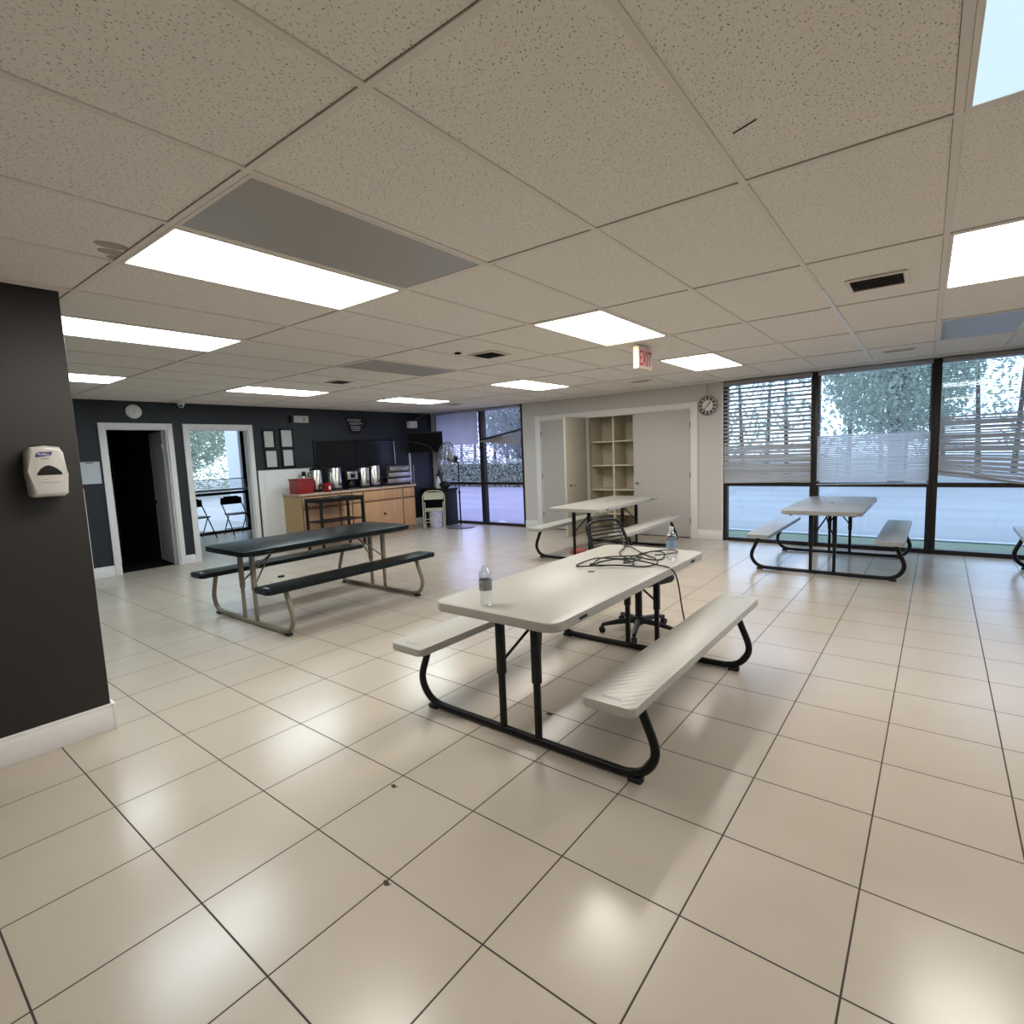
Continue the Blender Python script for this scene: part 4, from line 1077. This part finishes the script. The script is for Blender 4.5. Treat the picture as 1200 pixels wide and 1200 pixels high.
spots = [(-30, 24, 8, 2.9, 'tree beyond the hedge, seen farthest left in the corner window'), (-18.6, 24.5, 8, 2.6, 'tree beyond the hedge seen through the broken blind'),
         (-10.5, 24, 8, 2.6, 'tree outside seen through the gapped blind beside the clock'), (-1.2, 24, 9, 2.5, 'tree outside behind the middle blind'),
         (5.4, 24, 8, 2.7, 'tree outside behind the messy blind'), (-30.5, 11.0, 8, 3.4, 'tree outside the side room window, left one'), (-31.5, 18.0, 8, 3.2, 'tree outside the side room window, right one')]
for a_ in spots: tree(*a_)
rnd = random.Random(31); b = MB()
for _ in range(19000):
    x_ = rnd.uniform(-40, 14); z_ = rnd.uniform(.6, 7.5)
    if z_ < 2.2 and math.sin(x_*2.1)+math.sin(x_*.9) > .3 and rnd.random() < .9: continue
    p = Vector((x_, rnd.uniform(-1.5, 1.5), z_))
    a_ = Vector((rnd.uniform(-1, 1), rnd.uniform(-1, 1), rnd.uniform(-1, 1))).normalized(); c_ = a_.orthogonal().normalized(); s_ = rnd.uniform(.07, .17)
    b.quad([p-a_*s_, p+c_*s_*.55, p+a_*s_, p-c_*s_*.55])
for k in range(46):
    x_ = -40+1.18*k+rnd.uniform(-.3, .3); b.tube([(x_, .2, 0), (x_+rnd.uniform(-.3, .3), .3, 5)], [.12, .06], 6, mi=1)
tag(b.build('woodland_edge', [M_leaf, M_bark], loc=(0, 29.5, -.1), normals=False), 'dense woodland foliage far behind the parking lot', 'foliage', kind='stuff')
rnd = random.Random(32); b = MB()
for _ in range(9000):
    p = Vector((rnd.uniform(-1.5, 1.5), rnd.uniform(-8, 10), rnd.uniform(.0, 7.5)))
    a_ = Vector((rnd.uniform(-1, 1), rnd.uniform(-1, 1), rnd.uniform(-1, 1))).normalized(); c_ = a_.orthogonal().normalized(); s_ = rnd.uniform(.07, .17)
    b.quad([p-a_*s_, p+c_*s_*.55, p+a_*s_, p-c_*s_*.55])
tag(b.build('roadside_foliage', M_leaf, loc=(-37, 15, -.12), normals=False), 'dense foliage far outside the side room window', 'foliage', kind='stuff')
hd = thing('hedge', 'long clipped hedge outside the left corner windows', 'hedge', (-19, 20.6, -.1))
rnd = random.Random(9); b = MB()
for _ in range(9000):
    x_ = rnd.uniform(-9, 6); p = Vector((x_, rnd.uniform(-.6, .2), rnd.uniform(.02, 1.3)))
    if rnd.random() < .6: p.y = -.6+rnd.uniform(0, .12)
    a_ = Vector((rnd.uniform(-1, 1), rnd.uniform(-1, 1), rnd.uniform(-1, 1))).normalized(); c_ = a_.orthogonal().normalized(); s_ = rnd.uniform(.04, .09)
    b.quad([p-a_*s_, p+c_*s_*.5, p+a_*s_, p-c_*s_*.5])
b.build('foliage', M_leafl, hd, normals=False)
MB().box(-9, -.45, 0, 6, .3, 1.1).build('inner_growth', mat('inner twigs', (.08, .10, .05), .9, noise=.5), hd)
tag(MB().ball((0, 0, 0), .13, (1.4, 1, .6), sub=2).build('white_blob', M_white, loc=(-7.62, 9.25, -.08)), 'pale rounded rock outside the window left of the closet', 'blob')  # flattened pale ball on the ground outside
# across the side room window
t = thing('stop_sign', 'small red and white road sign outside the side room window', 'sign', (-27.0, 10.15, -.1))
MB().tube([(0, 0, 0), (0, 0, 1.9)], .03, 8).build('post', M_greym, t)
MB().prism([(.33*math.cos(PI/8+k*PI/4), 2.15+.33*math.sin(PI/8+k*PI/4)) for k in range(8)], .03, .05, 'x').build('sign_face', M_red, t)
MB().box(.051, -.22, 2.11, .055, .22, 2.19).build('white_band', M_white, t)
tag(MB().box(-.35, -.45, 0, .35, .45, 4).build('outdoor_column', M_column, loc=(-15.2, 7.45, -.1)), 'pale column outside the side room window', 'column')
